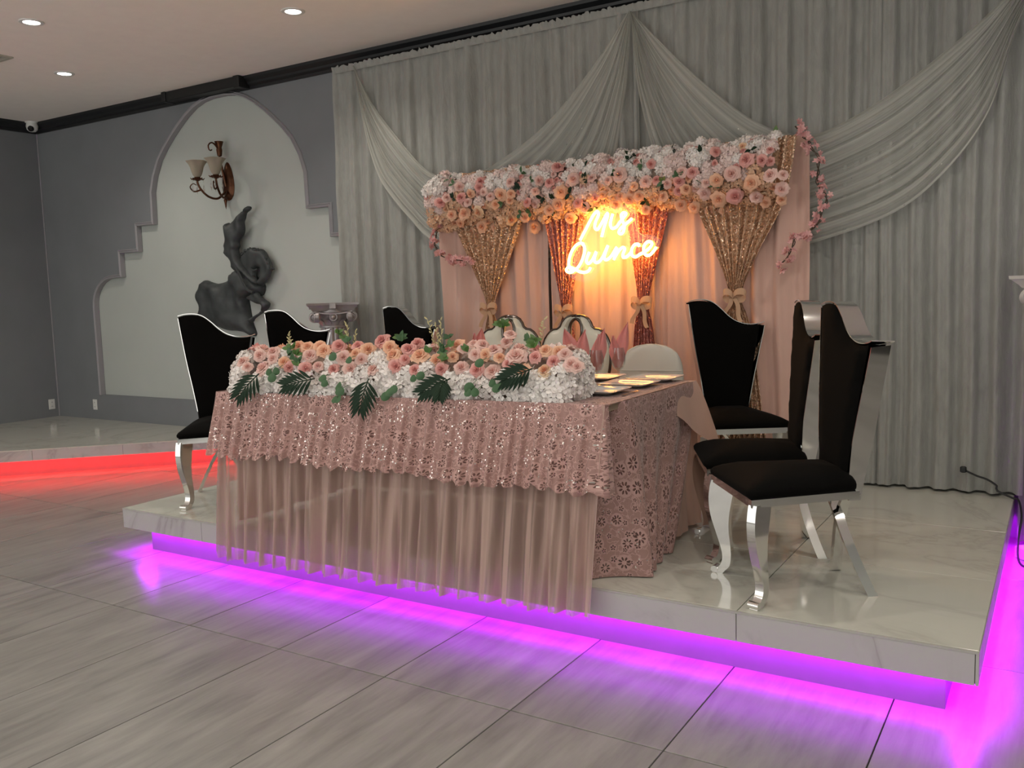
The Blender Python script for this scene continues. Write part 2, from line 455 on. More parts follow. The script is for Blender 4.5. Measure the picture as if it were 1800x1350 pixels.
NEON = [[(-2.892,1.94),(-2.85,2.006),(-2.809,2.071),(-2.78,2.112),(-2.754,2.13),(-2.746,2.104),(-2.77,2.056),(-2.776,2.021),(-2.757,2.005),(-2.725,2.043),(-2.691,2.096),(-2.674,2.112),(-2.68,2.08),(-2.703,2.022),(-2.724,1.953)],[(-2.638,2.104),(-2.653,2.058),(-2.656,2.024),(-2.64,2.005),(-2.609,2.016),(-2.587,2.044)],[(-2.593,2.035),(-2.559,2.072),(-2.537,2.097),(-2.559,2.106),(-2.575,2.088),(-2.565,2.052),(-2.552,2.017),(-2.561,1.978),(-2.578,1.965),(-2.594,1.975),(-2.582,1.999),(-2.544,2.027),(-2.495,2.062)],[(-2.866,1.911),(-2.889,1.92),(-2.927,1.904),(-2.96,1.865),(-2.982,1.814),(-2.986,1.768),(-2.969,1.737),(-2.937,1.736),(-2.901,1.765),(-2.875,1.81),(-2.859,1.86),(-2.861,1.895),(-2.881,1.919)],[(-2.937,1.736),(-2.966,1.719),(-2.999,1.723),(-3.007,1.741),(-2.983,1.755),(-2.943,1.741),(-2.897,1.719),(-2.857,1.715),(-2.828,1.726),(-2.816,1.746)],[(-2.822,1.853),(-2.843,1.808),(-2.844,1.783),(-2.827,1.775),(-2.798,1.801),(-2.768,1.855),(-2.783,1.811),(-2.781,1.785),(-2.758,1.779),(-2.724,1.808),(-2.678,1.891)],[(-2.678,1.891),(-2.701,1.837),(-2.707,1.807),(-2.691,1.794),(-2.657,1.815),(-2.618,1.868),(-2.612,1.873),(-2.621,1.833),(-2.635,1.792)],[(-2.63,1.804),(-2.596,1.852),(-2.566,1.873),(-2.552,1.86),(-2.566,1.826),(-2.564,1.806),(-2.537,1.809),(-2.504,1.838)],[(-2.444,1.874),(-2.455,1.889),(-2.482,1.883),(-2.501,1.852),(-2.499,1.818),(-2.472,1.804),(-2.434,1.824)],[(-2.429,1.824),(-2.381,1.851),(-2.354,1.879),(-2.359,1.898),(-2.386,1.9),(-2.41,1.872),(-2.41,1.833),(-2.392,1.81),(-2.366,1.814),(-2.339,1.839),(-2.323,1.863)]]
TABLE_ROSES = [(-3.803,3.335,1.23,0.09,-0.9,0.42,0.031,'l'),(-3.677,3.407,1.312,0.07,-0.68,0.73,0.042,'l'),(-3.649,3.375,1.276,0.08,-0.82,0.57,0.033,'l'),(-3.565,3.375,1.258,0.08,-0.85,0.52,0.035,'e'),(-3.516,3.365,1.227,0.09,-0.9,0.42,0.035,'p'),(-3.413,3.42,1.295,0.07,-0.74,0.67,0.043,'l'),(-3.539,3.467,1.345,0.04,-0.41,0.91,0.041,'e'),(-3.47,3.466,1.34,0.04,-0.46,0.89,0.036,'e'),(-3.387,3.477,1.343,0.04,-0.44,0.9,0.035,'e'),(-3.334,3.443,1.318,0.06,-0.66,0.75,0.04,'e'),(-3.398,3.371,1.224,0.09,-0.91,0.4,0.037,'p'),(-3.326,3.388,1.24,0.09,-0.89,0.45,0.032,'l'),(-3.259,3.488,1.343,0.04,-0.45,0.89,0.043,'p'),(-3.184,3.43,1.284,0.08,-0.79,0.61,0.04,'l'),(-3.147,3.51,1.347,0.04,-0.38,0.93,0.035,'p'),(-3.053,3.484,1.326,0.06,-0.59,0.81,0.045,'e'),(-3.118,3.451,1.304,0.07,-0.72,0.69,0.029,'e'),(-3.062,3.432,1.275,0.08,-0.82,0.57,0.036,'l'),(-3.039,3.579,1.37,-0.0,0.05,1.0,0.048,'p'),(-2.932,3.51,1.338,0.05,-0.5,0.86,0.039,'e'),(-2.883,3.469,1.3,0.07,-0.74,0.67,0.044,'e'),(-2.839,3.435,1.242,0.09,-0.88,0.46,0.041,'p'),(-2.818,3.512,1.331,0.05,-0.56,0.83,0.033,'p'),(-2.8,3.579,1.358,0.01,-0.12,0.99,0.039,'p'),(-2.805,3.51,1.329,0.06,-0.58,0.81,0.038,'p'),(-2.722,3.484,1.301,0.07,-0.74,0.67,0.048,'e'),(-2.795,3.462,1.276,0.08,-0.81,0.58,0.03,'p'),(-2.722,3.438,1.226,0.09,-0.91,0.41,0.033,'p'),(-2.571,3.453,1.231,0.09,-0.9,0.42,0.037,'p'),(-2.55,3.566,1.345,0.04,-0.39,0.92,0.043,'e'),(-2.492,3.544,1.334,0.05,-0.55,0.83,0.032,'l'),(-2.53,3.501,1.292,0.07,-0.75,0.65,0.032,'e'),(-2.468,3.599,1.355,0.02,-0.21,0.98,0.032,'l'),(-2.407,3.592,1.351,0.03,-0.31,0.95,0.037,'l'),(-2.327,3.559,1.327,0.05,-0.57,0.82,0.044,'l'),(-2.413,3.524,1.304,0.07,-0.71,0.71,0.032,'l'),(-2.356,3.526,1.302,0.07,-0.72,0.69,0.022,'e'),(-2.268,3.523,1.291,0.07,-0.77,0.64,0.029,'e'),(-2.282,3.652,1.4,-0.0,0.04,1.0,0.032,'l'),(-2.311,3.654,1.36,-0.01,0.09,1.0,0.032,'l'),(-2.191,3.536,1.301,0.07,-0.74,0.67,0.053,'l'),(-2.088,3.54,1.294,0.07,-0.76,0.64,0.033,'p'),(-2.214,3.507,1.262,0.08,-0.85,0.53,0.033,'p'),(-2.023,3.514,1.232,0.09,-0.89,0.44,0.044,'c'),(-1.988,3.538,1.273,0.08,-0.82,0.57,0.037,'p'),(-1.981,3.58,1.316,0.06,-0.64,0.77,0.037,'e'),(-1.941,3.566,1.308,0.07,-0.71,0.7,0.035,'l'),(-2.049,3.577,1.325,0.06,-0.61,0.79,0.035,'e'),(-1.897,3.541,1.264,0.08,-0.84,0.54,0.039,'l'),(-1.863,3.535,1.252,0.08,-0.87,0.49,0.034,'l')]
PALMS = [((-3.65,3.305,1.194),(-3.739,3.248,1.06)),((-3.272,3.335,1.174),(-3.429,3.285,1.135)),((-2.939,3.37,1.179),(-2.945,3.327,1.01)),((-2.472,3.422,1.187),(-2.592,3.361,1.116)),((-2.505,3.41,1.182),(-2.478,3.367,1.09)),((-2.048,3.477,1.239),(-2.168,3.421,1.181))]
EUCALYPTUS = [(-3.589,3.299,1.202),(-3.542,3.306,1.207),(-3.563,3.294,1.173),(-3.233,3.331,1.175),(-3.211,3.321,1.151),(-3.124,3.332,1.137),(-3.113,3.326,1.112),(-3.144,3.318,1.07),(-3.126,3.322,1.075),(-2.81,3.353,1.114),(-2.837,3.353,1.093),(-2.789,3.359,1.129),(-3.09,3.379,1.268),(-3.205,3.384,1.284),(-2.367,3.405,1.148),(-2.371,3.4,1.124),(-2.332,3.402,1.126),(-2.244,3.418,1.17),(-2.222,3.418,1.147),(-2.198,3.424,1.163),(-2.336,3.451,1.26),(-2.684,3.387,1.184),(-2.645,3.394,1.197)]
GREENS = [(-3.565,3.423,1.318),(-3.532,3.429,1.323),(-3.533,3.397,1.287),(-3.486,3.403,1.293),(-3.496,3.389,1.266),(-3.449,3.379,1.252),(-3.453,3.374,1.236),(-3.322,3.556,1.398),(-3.229,3.531,1.356),(-3.275,3.557,1.365),(-2.928,3.593,1.37),(-2.895,3.568,1.358),(-2.914,3.591,1.37),(-2.602,3.526,1.324),(-2.594,3.506,1.306),(-2.635,3.617,1.369),(-2.568,3.539,1.334),(-2.558,3.48,1.276),(-2.576,3.479,1.268),(-2.326,3.649,1.422),(-2.334,3.644,1.432),(-2.308,3.649,1.432),(-2.18,3.641,1.359),(-2.135,3.633,1.355),(-2.109,3.577,1.33),(-2.136,3.596,1.343),(-2.453,3.521,1.311),(-2.67,3.499,1.305)]
SPRIGS = [((-3.236,3.538,1.359),(-3.238,3.538,1.442)),((-3.212,3.56,1.366),(-3.199,3.56,1.403)),((-3.637,3.526,1.366),(-3.666,3.526,1.389)),((-2.64,3.536,1.338),(-2.697,3.536,1.465)),((-2.63,3.531,1.334),(-2.644,3.531,1.439)),((-2.616,3.529,1.329),(-2.61,3.529,1.459)),((-2.134,3.669,1.362),(-2.103,3.669,1.452))]
GARLAND_ROSES = [(-3.715,5.574,2.416,0.0,-0.86,0.51,0.04,'p'),(-3.715,5.556,2.371,0.0,-0.95,0.3,0.04,'p'),(-3.792,5.547,2.328,0.0,-0.99,0.12,0.036,'e'),(-3.824,5.543,2.277,0.0,-1.0,-0.09,0.036,'l'),(-3.885,5.546,2.314,0.0,-1.0,0.06,0.045,'p'),(-3.902,5.559,2.392,0.0,-0.92,0.39,0.036,'l'),(-3.525,5.545,2.302,0.0,-1.0,0.01,0.048,'e'),(-3.435,5.542,2.303,0.0,-1.0,0.01,0.035,'e'),(-3.452,5.55,2.257,0.0,-0.98,-0.18,0.033,'e'),(-3.571,5.548,2.241,0.0,-0.97,-0.24,0.038,'e'),(-3.616,5.547,2.301,0.0,-1.0,0.0,0.033,'l'),(-3.671,5.543,2.331,0.0,-0.99,0.13,0.033,'l'),(-3.872,5.568,2.202,0.0,-0.9,-0.43,0.054,'e'),(-3.737,5.563,2.201,0.0,-0.91,-0.42,0.049,'c'),(-3.95,5.619,2.134,0.0,-0.61,-0.79,0.035,'e'),(-3.982,5.565,2.201,0.0,-0.91,-0.42,0.041,'e'),(-3.444,5.561,2.383,0.0,-0.93,0.36,0.037,'l'),(-3.313,5.555,2.234,0.0,-0.96,-0.28,0.037,'p'),(-3.371,5.613,2.135,0.0,-0.64,-0.77,0.044,'e'),(-3.222,5.541,2.306,0.0,-1.0,0.03,0.032,'l'),(-3.203,5.554,2.377,0.0,-0.95,0.32,0.036,'l'),(-3.113,5.55,2.356,0.0,-0.97,0.23,0.038,'p'),(-3.072,5.604,2.454,0.0,-0.7,0.72,0.045,'p'),(-3.019,5.543,2.285,0.0,-1.0,-0.06,0.046,'e'),(-2.921,5.551,2.36,0.0,-0.97,0.25,0.046,'l'),(-2.787,5.552,2.356,0.0,-0.97,0.24,0.037,'l'),(-2.578,5.552,2.361,0.0,-0.97,0.25,0.053,'l'),(-2.655,5.542,2.327,0.0,-0.99,0.11,0.031,'l'),(-3.061,5.564,2.199,0.0,-0.9,-0.43,0.055,'e'),(-3.14,5.58,2.172,0.0,-0.82,-0.57,0.043,'e'),(-4.077,5.546,2.293,0.0,-1.0,-0.03,0.046,'p'),(-4.006,5.544,2.323,0.0,-1.0,0.09,0.037,'l'),(-3.785,5.661,2.107,0.0,-0.3,-0.95,0.046,'e'),(-3.689,5.713,2.095,0.0,0.1,-0.99,0.046,'e'),(-3.923,5.715,2.091,0.0,0.11,-0.99,0.033,'e'),(-3.497,5.631,2.122,0.0,-0.52,-0.85,0.044,'c'),(-3.349,5.712,2.082,0.0,0.08,-1.0,0.049,'e'),(-3.186,5.712,2.089,0.0,0.09,-1.0,0.048,'e'),(-3.016,5.655,2.108,0.0,-0.35,-0.94,0.047,'e'),(-2.902,5.569,2.203,0.0,-0.9,-0.43,0.038,'p'),(-2.867,5.592,2.161,0.0,-0.77,-0.63,0.042,'l'),(-2.757,5.561,2.224,0.0,-0.94,-0.33,0.033,'p'),(-2.706,5.551,2.235,0.0,-0.96,-0.27,0.033,'e'),(-2.625,5.587,2.167,0.0,-0.8,-0.6,0.049,'e'),(-2.517,5.567,2.189,0.0,-0.88,-0.47,0.045,'e'),(-1.708,5.551,2.367,0.0,-0.96,0.28,0.052,'p'),(-1.91,5.592,2.437,0.0,-0.78,0.63,0.036,'p'),(-1.61,5.55,2.354,0.0,-0.97,0.22,0.039,'p'),(-1.801,5.542,2.294,0.0,-1.0,-0.02,0.053,'l'),(-1.892,5.547,2.262,0.0,-0.99,-0.16,0.046,'e'),(-1.969,5.553,2.255,0.0,-0.98,-0.19,0.033,'l'),(-2.061,5.542,2.33,0.0,-0.99,0.12,0.043,'p'),(-2.136,5.545,2.338,0.0,-0.99,0.15,0.043,'l'),(-2.146,5.549,2.278,0.0,-1.0,-0.09,0.043,'p'),(-2.236,5.547,2.27,0.0,-0.99,-0.12,0.035,'l'),(-2.311,5.545,2.304,0.0,-1.0,0.02,0.034,'p'),(-2.381,5.549,2.299,0.0,-1.0,-0.01,0.044,'l'),(-2.346,5.561,2.398,0.0,-0.91,0.41,0.034,'p'),(-2.098,5.552,2.228,0.0,-0.95,-0.3,0.039,'e'),(-1.557,5.545,2.268,0.0,-0.99,-0.13,0.046,'l'),(-1.676,5.557,2.229,0.0,-0.95,-0.3,0.049,'e'),(-1.79,5.592,2.16,0.0,-0.77,-0.64,0.057,'p'),(-1.899,5.6,2.154,0.0,-0.73,-0.68,0.05,'e'),(-1.986,5.576,2.19,0.0,-0.87,-0.5,0.046,'l'),(-1.497,5.582,2.179,0.0,-0.84,-0.55,0.044,'l'),(-2.16,5.562,2.218,0.0,-0.94,-0.35,0.035,'p'),(-1.613,5.651,2.113,0.0,-0.38,-0.93,0.034,'e'),(-1.509,5.626,2.125,0.0,-0.55,-0.84,0.034,'e'),(-1.897,5.712,2.093,0.0,0.09,-1.0,0.039,'e'),(-2.001,5.708,2.092,0.0,0.06,-1.0,0.036,'e'),(-2.167,5.622,2.13,0.0,-0.58,-0.81,0.044,'e'),(-2.084,5.644,2.118,0.0,-0.43,-0.9,0.039,'e'),(-2.442,5.566,2.211,0.0,-0.92,-0.39,0.04,'e'),(-2.414,5.619,2.133,0.0,-0.6,-0.8,0.036,'e'),(-2.376,5.715,2.096,0.0,0.11,-0.99,0.041,'e'),(-1.659,5.603,2.143,0.0,-0.69,-0.72,0.041,'l'),(-1.474,5.548,2.26,0.0,-0.99,-0.16,0.033,'l'),(-1.757,5.625,2.473,0.0,-0.56,0.83,0.03,'c'),(-2.467,5.547,2.275,0.0,-0.99,-0.11,0.032,'e'),(-2.269,5.564,2.197,0.0,-0.9,-0.44,0.036,'e')]
VINE_R = [(-1.44,5.7,2.561),(-1.391,5.7,2.493),(-1.33,5.7,2.411),(-1.288,5.7,2.328),(-1.308,5.7,2.244),(-1.294,5.7,2.174),(-1.243,5.7,2.119),(-1.266,5.7,2.034),(-1.31,5.7,1.951),(-1.378,5.7,1.896),(-1.43,5.7,1.871),(-1.458,5.7,1.801),(-1.5,5.7,1.75),(-1.536,5.7,1.705)]
VINE_L = [(-4.109,5.7,2.494),(-4.166,5.7,2.443),(-4.187,5.7,2.335),(-4.159,5.7,2.236),(-4.174,5.7,2.135),(-4.221,5.7,2.094),(-4.225,5.7,2.005),(-4.19,5.7,1.914),(-4.137,5.7,1.867),(-4.055,5.7,1.855),(-3.973,5.7,1.847),(-3.883,5.7,1.83)]
CORD = [(-0.48,5.9,0.441),(-0.452,5.9,0.429),(-0.406,5.9,0.409),(-0.354,5.9,0.393),(-0.303,5.9,0.359)]
# ------------------------------------------------------------------ palette
M_ceiling = mat('ceiling_paint', (.93, .87, .81), .9, var=.02, bump=.03)
M_wall = mat('slate_wall_paint', (.195, .206, .220), .75, var=.05, scale=2.5, bump=.05)
M_panel = mat('pale_wall_paint', (.46, .49, .465), .8, var=.03, scale=2)
M_mould = mat('moulding_paint', (.30, .29, .31), .55, var=.03)
M_crown = mat('dark_crown_paint', (.010, .011, .013), .45, var=.05)
M_grout = mat('floor_grout', (.035, .033, .03), .9)
M_tile = streak_tile('stone_look_tile', (.315, .305, .284), (.155, .150, .142), .30)
M_stage = marble('stage_marble', (.55, .545, .485), (.24, .22, .20), .10, .28, .75)
M_fascia = marble('fascia_marble', (.46, .445, .435), (.25, .23, .22), .22, .55, .9)
M_riser = mat('riser_tile', (.14, .13, .14), .35, var=.05)
M_edge = mat('tile_edge_grey', (.22, .215, .20), .4)
M_purple = emit('purple_led', (.53, .0, 1.0), PURPLE_STRENGTH)
M_red = emit('red_led', (1.0, .012, .012), RED_STRENGTH)
M_black = mat('matt_black', (.01, .01, .011), .5)
M_white_plastic = mat('white_plastic', (.72, .72, .70), .4, var=.02)
M_lens = mat('dark_lens', (.01, .01, .012), .1)

YW = 6.12          # back wall
XL = -10.32        # left wall
ZC = 3.71          # ceiling
Z0 = .285          # stage top

# ------------------------------------------------------------------ floor with its tiles
mb = MB(); mb.box(XL - .2, 3.4, -.6, YW + .2, -.06, -.012)
floor = struct(mb.build('floor', M_grout, None, False), 'grey stone-look tiled hall floor')
tx, ty = .622, 1.26
mt = MB(); mt.bevbox(-tx / 2 + .0026, tx / 2 - .0026, -ty / 2 + .0026, ty / 2 - .0026, -.012, 0, .0012)
tile_me = mt.mesh('tile', False)
tile_me.materials.append(M_tile)
first = True
for j in range(-1, 5):
    y = 1.455 + ty * j
    for i in range(-15, 6):
        x = -1.125 + tx * i
        xc, yc = x + tx / 2, y + ty / 2
        if xc < XL - .2 or xc > 2.6 or yc > YW + .4: continue
        if -4.75 < xc < -.6 and yc > 3.9: continue
        if xc + yc * -1 < -13.6: continue
        t = link('tile', tile_me, None, floor); t.location = (xc, yc, 0)
mb = MB(); mb.box(-4.9, -.3, 3.55, 6.1, -.012, -.004)
mb.build('under_stage_slab', M_grout, floor, False)

# ------------------------------------------------------------------ ceiling, walls
mb = MB(); mb.box(XL - .2, 3.4, -3.0, YW + .2, ZC, ZC + .1)
struct(mb.build('ceiling', M_ceiling, None, False), 'beige painted ceiling')
mb = MB(); mb.box(XL - .15, XL, -3.0, YW + .1, 0, ZC)
struct(mb.build('wall_left', M_wall, None, False), 'slate grey wall in the left corner')
mb = MB(); mb.box(3.3, 3.4, -3.0, YW + .1, 0, ZC)
struct(mb.build('wall_right', M_panel, None, False), 'pale right wall of the hall, outside the picture')
# back wall with a stepped arch recess
cx = -7.15
half = [(2.28, .547), (2.28, 1.56)]
for k in range(1, 9):
    a = k / 8 * PI / 2
    half.append((2.28 - .36 * (1 - math.cos(a)) - .0, 1.56 + .32 * math.sin(a)))
half += [(1.74, 1.885), (1.74, 2.15), (1.41, 2.15), (1.41, 2.425), (1.125, 2.425), (1.12, 2.58)]
arch = [(-8.268, 2.76), (-8.212, 2.922), (-8.12, 3.08), (-8.015, 3.19), (-7.894, 3.295), (-7.774, 3.387), (-7.649, 3.472), (-7.52, 3.54), (-7.385, 3.583), (-7.25, 3.60)]
hole = [(cx - a, z) for a, z in half] + arch + [(2 * cx - x, z) for x, z in reversed(arch)] + [(cx + a, z) for a, z in reversed(half)]
outer = [(XL - .1, 0), (3.2, 0), (3.2, ZC), (XL - .1, ZC)]
pts = [Vector(p) for p in outer + hole]
eds = [(i, (i + 1) % 4) for i in range(4)] + [(4 + i, 4 + (i + 1) % len(hole)) for i in range(len(hole))]
V, E_, F, *_ = delaunay_2d_cdt(pts, eds, [], 0, 1e-6)
mb = MB()
keep = [f for f in F if not inside((sum(V[i][0] for i in f) / 3, sum(V[i][1] for i in f) / 3), hole)]
nv = len(V)
mb.add([(p[0], YW, p[1]) for p in V] + [(p[0], YW + .12, p[1]) for p in V],
       [tuple(f) for f in keep] + [tuple(nv + i for i in reversed(f)) for f in keep] +
       [(4 + i, 4 + (i + 1) % len(hole), nv + 4 + (i + 1) % len(hole), nv + 4 + i) for i in range(len(hole))])
struct(mb.build('wall_back', M_wall, None, False), 'slate grey back wall with a stepped arch recess')
mb = MB(); mb.box(-9.6, -4.7, YW + .045, YW + .12, .45, 3.66)
struct(mb.build('wall_recess', M_panel, None, False), 'pale panel inside the stepped arch')
# moulding following the arch and steps
mb = MB()
prof = []
n = len(hole)
C2 = [Vector(p) for p in hole]
rings = []
for i in range(n):
    p = C2[i]
    a = (C2[i] - C2[i - 1]).normalized() if i else (C2[1] - C2[0]).normalized()
    b = (C2[(i + 1) % n] - C2[i]).normalized() if i < n - 1 else a
    na = Vector((-a.y, a.x)); nb = Vector((-b.y, b.x))
    m = (na + nb); m = m / max(.35, m.dot(na)) if m.length > 1e-6 else na
    # m points outwards from the opening
    rings.append([(p.x + m.x * d, YW - h, p.y + m.y * d) for d, h in ((-.003, -.04), (-.003, .016), (.008, .022), (.016, .012), (.024, .020), (.033, .010), (.035, .0))])
mb.rings(rings, False, False, None, closed=False)
struct(mb.build('trim_1', M_mould, None, True, 30), 'grey moulding around the stepped arch')
# crown mouldings
def crown(name, path, label):
    mb = MB()
    prof = [(0, 3.60), (.018, 3.60), (.02, 3.625), (.045, 3.64), (.05, 3.66), (.085, 3.685), (.09, ZC), (0, ZC)]
    rs = []
    for (x, y, nx, ny) in path:
        rs.append([(x + nx * d, y + ny * d, z) for d, z in prof])
    mb.rings(rs, True, True)
    struct(mb.build(name, M_crown, None, False), label)
crown('trim_2', [(XL, YW, 1, -1), (3.2, YW, 0, -1)], 'dark crown moulding along the back wall')
crown('trim_3', [(XL, -3, 1, 0), (XL, YW, 1, -1)], 'dark crown moulding along the left wall')
mb = MB()
mb.bevbox(-7.80, -6.70, YW - .135, YW - .0, 3.615, ZC - .001, .008)
mb.bevbox(-6.76, -6.68, YW - .155, YW, 3.60, ZC - .001, .006); mb.bevbox(-7.83, -7.77, YW - .15, YW, 3.61, ZC - .001, .006)
struct(mb.build('trim_4', M_black, None, False), 'black box section of the crown above the arch')
# joint bead in the wall corner
mb = MB(); mb.tube([(XL + .004, YW - .004, .26), (XL + .004, YW - .004, 3.6)], .007, 6)
struct(mb.build('trim_5', M_mould, None), 'pale bead down the left wall corner')

# ------------------------------------------------------------------ main stage
SX0, SX1, SY0, SY1 = -5.084, -.212, 3.378, 6.10
stage = thing('stage_platform', 'low white marble-tiled stage with purple light under its edge', 'stage', (0, 0, 0))
mb = MB(); mb.box(SX0 + .012, SX1 - .012, SY0 + .012, SY1, .232, Z0 - .012)
for (x0, x1, y0, y1) in ((SX0 + .0115, SX1 - .0115, SY0 + .0115, SY0 + .018), (SX0 + .0115, SX0 + .018, SY0 + .018, SY1), (SX1 - .018, SX1 - .0115, SY0 + .018, SY1)): mb.box(x0, x1, y0, y1, .163, .232)  # added hidden lips, stop led light leaking through the fascia joints
mb.build('deck', M_edge, stage, False)
mb = MB()
mb.box(SX0 + .12, SX1 - .115, SY0 + .115, SY1, 0, .232)
mb.build('riser', M_riser, stage, False)
xs = [SX1, -1.08, -1.95, -2.82, -3.69, -4.56, SX0]; ys = [SY0, 4.235, 5.10, SY1]
for i in range(6):
    for j in range(3):
        mb = MB(); mb.bevbox(xs[i + 1] + .002, xs[i] - .002, ys[j] + .002 + (.011 if j == 0 else 0), ys[j + 1] - .002, -.012, 0, .0012)
        o = mb.build('tile', M_stage, stage, False); o.location = (0, 0, Z0)
fx = [SX1, -1.08, -1.95, -2.70, -3.50, -4.326, SX0]
for i in range(6):
    mb = MB(); mb.bevbox(fx[i + 1] + .0015, fx[i] - .0015 - (.012 if i == 0 else 0), SY0, SY0 + .011, .16, Z0 - .009, .0012)
    mb.build('fascia_tile', M_fascia, stage, False)
for j in range(3):
    for sx in (SX0, SX1 - .011):
        mb = MB(); mb.bevbox(sx, sx + .011, ys[j] + .001, ys[j + 1] - .001, .16, Z0 - .009, .0012)
        mb.build('fascia_tile', M_fascia, stage, False)
mb = MB(); mb.box(SX0, SX1, SY0 - .001, SY0 + .012, Z0 - .009, Z0 - .0005)
mb.build('edge_trim', mat('edge_trim_grey', (.40, .39, .36), .3), stage, False)
for (x0, x1, y0, y1) in ((SX0 + .06, SX1 - .075, SY0 + .036, SY0 + .046), (SX1 - .068, SX1 - .058, SY0 + .06, SY1 - .15), (SX0 + .018, SX0 + .028, SY0 + .06, SY1 - .1)):
    mb = MB(); mb.box(x0, x1, y0, y1, .194, .2315)
    o = mb.build('led_strip', M_purple, stage, False)
    o['label'] = 'glowing purple light strip'

# ------------------------------------------------------------------ left corner stage with diagonal front
ZL = .258
A = Vector((-11.0, 1.70)); Bv = Vector((-6.55, 6.14))
L_x = (Bv - A).length; d = (Bv - A).normalized(); nrm = Vector((d.y, -d.x))     # towards the room
cst = thing('corner_platform', 'white tiled corner platform with red light under its diagonal front', 'stage', (0, 0, 0))
def tri(off, z0, z1, mat_, name):
    a = A - nrm * off; b = Bv - nrm * off
    mb = MB()
    lo = [(XL, a.y + (XL - a.x) / d.x * d.y, z0), (b.x + (YW - b.y) / d.y * d.x, YW, z0), (XL, YW, z0)]
    hi = [(p[0], p[1], z1) for p in lo]
    mb.rings([lo, hi], True, True)
    return mb.build(name, mat_, cst, False)
tri(.0115, .212, ZL - .010, M_edge, 'deck')
tri(.13, 0, .212, M_riser, 'riser')
# top tiles: a clipped grid, each tile its own piece
def clip(poly, P, N):
    out = []
    for i in range(len(poly)):
        a, b = poly[i - 1], poly[i]
        da, db = (a - P).dot(N), (b - P).dot(N)
        if (da <= 0) != (db <= 0):
            t = da / (da - db); out.append(a.lerp(b, t))
        if db <= 0: out.append(b)
    return out
for i in range(5):
    for j in range(5):
        x0, y0 = XL + i * .80, YW - (j + 1) * .80
        poly = [Vector((x0 + .002, y0 + .002)), Vector((x0 + .798, y0 + .002)), Vector((x0 + .798, y0 + .798)), Vector((x0 + .002, y0 + .798))]
        poly = clip(poly, A, nrm)
        if len(poly) < 3: continue
        mb = MB(); mb.rings([[(p.x, p.y, ZL - .0105) for p in poly], [(p.x, p.y, ZL) for p in poly]], True, True)
        mb.build('tile', M_stage, cst, False)
# fascia pieces along the diagonal (joint spacing .79 m)
s0 = (Vector((-7.482, 4.984)) - A).dot(d)
a = A + d * 1.02 - nrm * .0115; b = A + d * (L_x - .06) - nrm * .0115
mb = MB(); lo = [(a.x, a.y), (b.x, b.y), (b.x - nrm.x * .005, b.y - nrm.y * .005), (a.x - nrm.x * .005, a.y - nrm.y * .005)]
mb.rings([[(x, y, .153) for x, y in lo], [(x, y, .212) for x, y in lo]], True, True); mb.build('light_block_lip', M_edge, cst, False)  # added strip behind the fascia, blocks red light at the tile joints
ss = [s0 + .792 * k for k in range(-5, 5)]
L_ = (Bv - A).length
for k in range(len(ss) - 1):
    a = A + d * max(1.02, ss[k] + .0015); b = A + d * min(L_ - .06, ss[k + 1] - .0015)
    if (b - a).dot(d) < .05: continue
    mb = MB()
    lo = [(a.x, a.y), (b.x, b.y), (b.x - nrm.x * .011, b.y - nrm.y * .011), (a.x - nrm.x * .011, a.y - nrm.y * .011)]
    mb.rings([[(x, y, .150) for x, y in lo], [(x, y, ZL - .011) for x, y in lo]], True, True)
    mb.build('fascia_tile', M_fascia, cst, False)
a = A + d * 1.05 - nrm * .045; b = A + d * (L_ - .15) - nrm * .045
mb = MB()
lo = [(a.x, a.y), (b.x, b.y), (b.x - nrm.x * .010, b.y - nrm.y * .010), (a.x - nrm.x * .010, a.y - nrm.y * .010)]
mb.rings([[(x, y, .182) for x, y in lo], [(x, y, .2115) for x, y in lo]], True, True)
o = mb.build('led_strip', M_red, cst, False); o['label'] = 'glowing red light strip'

# ------------------------------------------------------------------ ceiling fittings
M_lamp = emit('lamp_lens', (1.0, .96, .90), 9.0)
def downlight(x, y, label):
    t = thing('ceiling_downlight', label, 'ceiling light', (x, y, ZC), 0, 'recessed ceiling downlights')
    mb = MB(); mb.lathe([(.058, -.004), (.062, -.008), (.085, -.006), (.088, 0)], 28)
    mb.build('trim_ring', M_white_plastic, t)
    mb = MB(); mb.lathe([(.0, -.0055), (.03, -.0055), (.058, -.004)], 24)
    mb.build('lens', M_lamp, t)
    ld = bpy.data.lights.new('downlight_lamp', 'SPOT'); ld.energy = DOWNLIGHT_POWER; ld.color = (1.0, .93, .82)
    ld.spot_size = math.radians(140); ld.spot_blend = .8; ld.shadow_soft_size = .05
    lo = bpy.data.objects.new('downlight_lamp', ld); COL.objects.link(lo); lo.parent = t; lo.location = (0, 0, -.03)
    return t
downlight(-6.633, 3.963, 'recessed round ceiling light nearest the left edge of the ceiling')
downlight(-4.913, 4.949, 'recessed round ceiling light nearest the curtain, rightmost of the three in view')
downlight(-7.858, 4.968, 'recessed round ceiling light closest to the stepped arch wall')
for x, y, w in ((-4.9, 2.4, 'over the floor in front of the left half of the stage'), (-2.6, 3.6, 'directly over the flower runner on the table'),
                (-2.6, 1.2, 'over the floor in front of the middle of the stage'), (-.4, 4.4, 'over the two front black chairs on the stage'),
                (-.4, 2.2, 'over the floor in front of the right stage corner'), (-.4, .2, 'nearest the camera, over its own floor'),
                (-6.6, 1.5, 'over the floor in front of the red lit platform'), (1.6, 3.4, 'over the floor right of the stage'),
                (1.6, 1.0, 'over the floor far right of the camera'), (-4.9, .2, 'over the floor left of the camera')):
    downlight(x, y, 'added unseen round ceiling light ' + w)  # extra downlights out of view, added to light the hall
t = thing('security_camera', 'small white dome security camera in the ceiling corner', 'camera', (-10.20, 6.0, ZC))
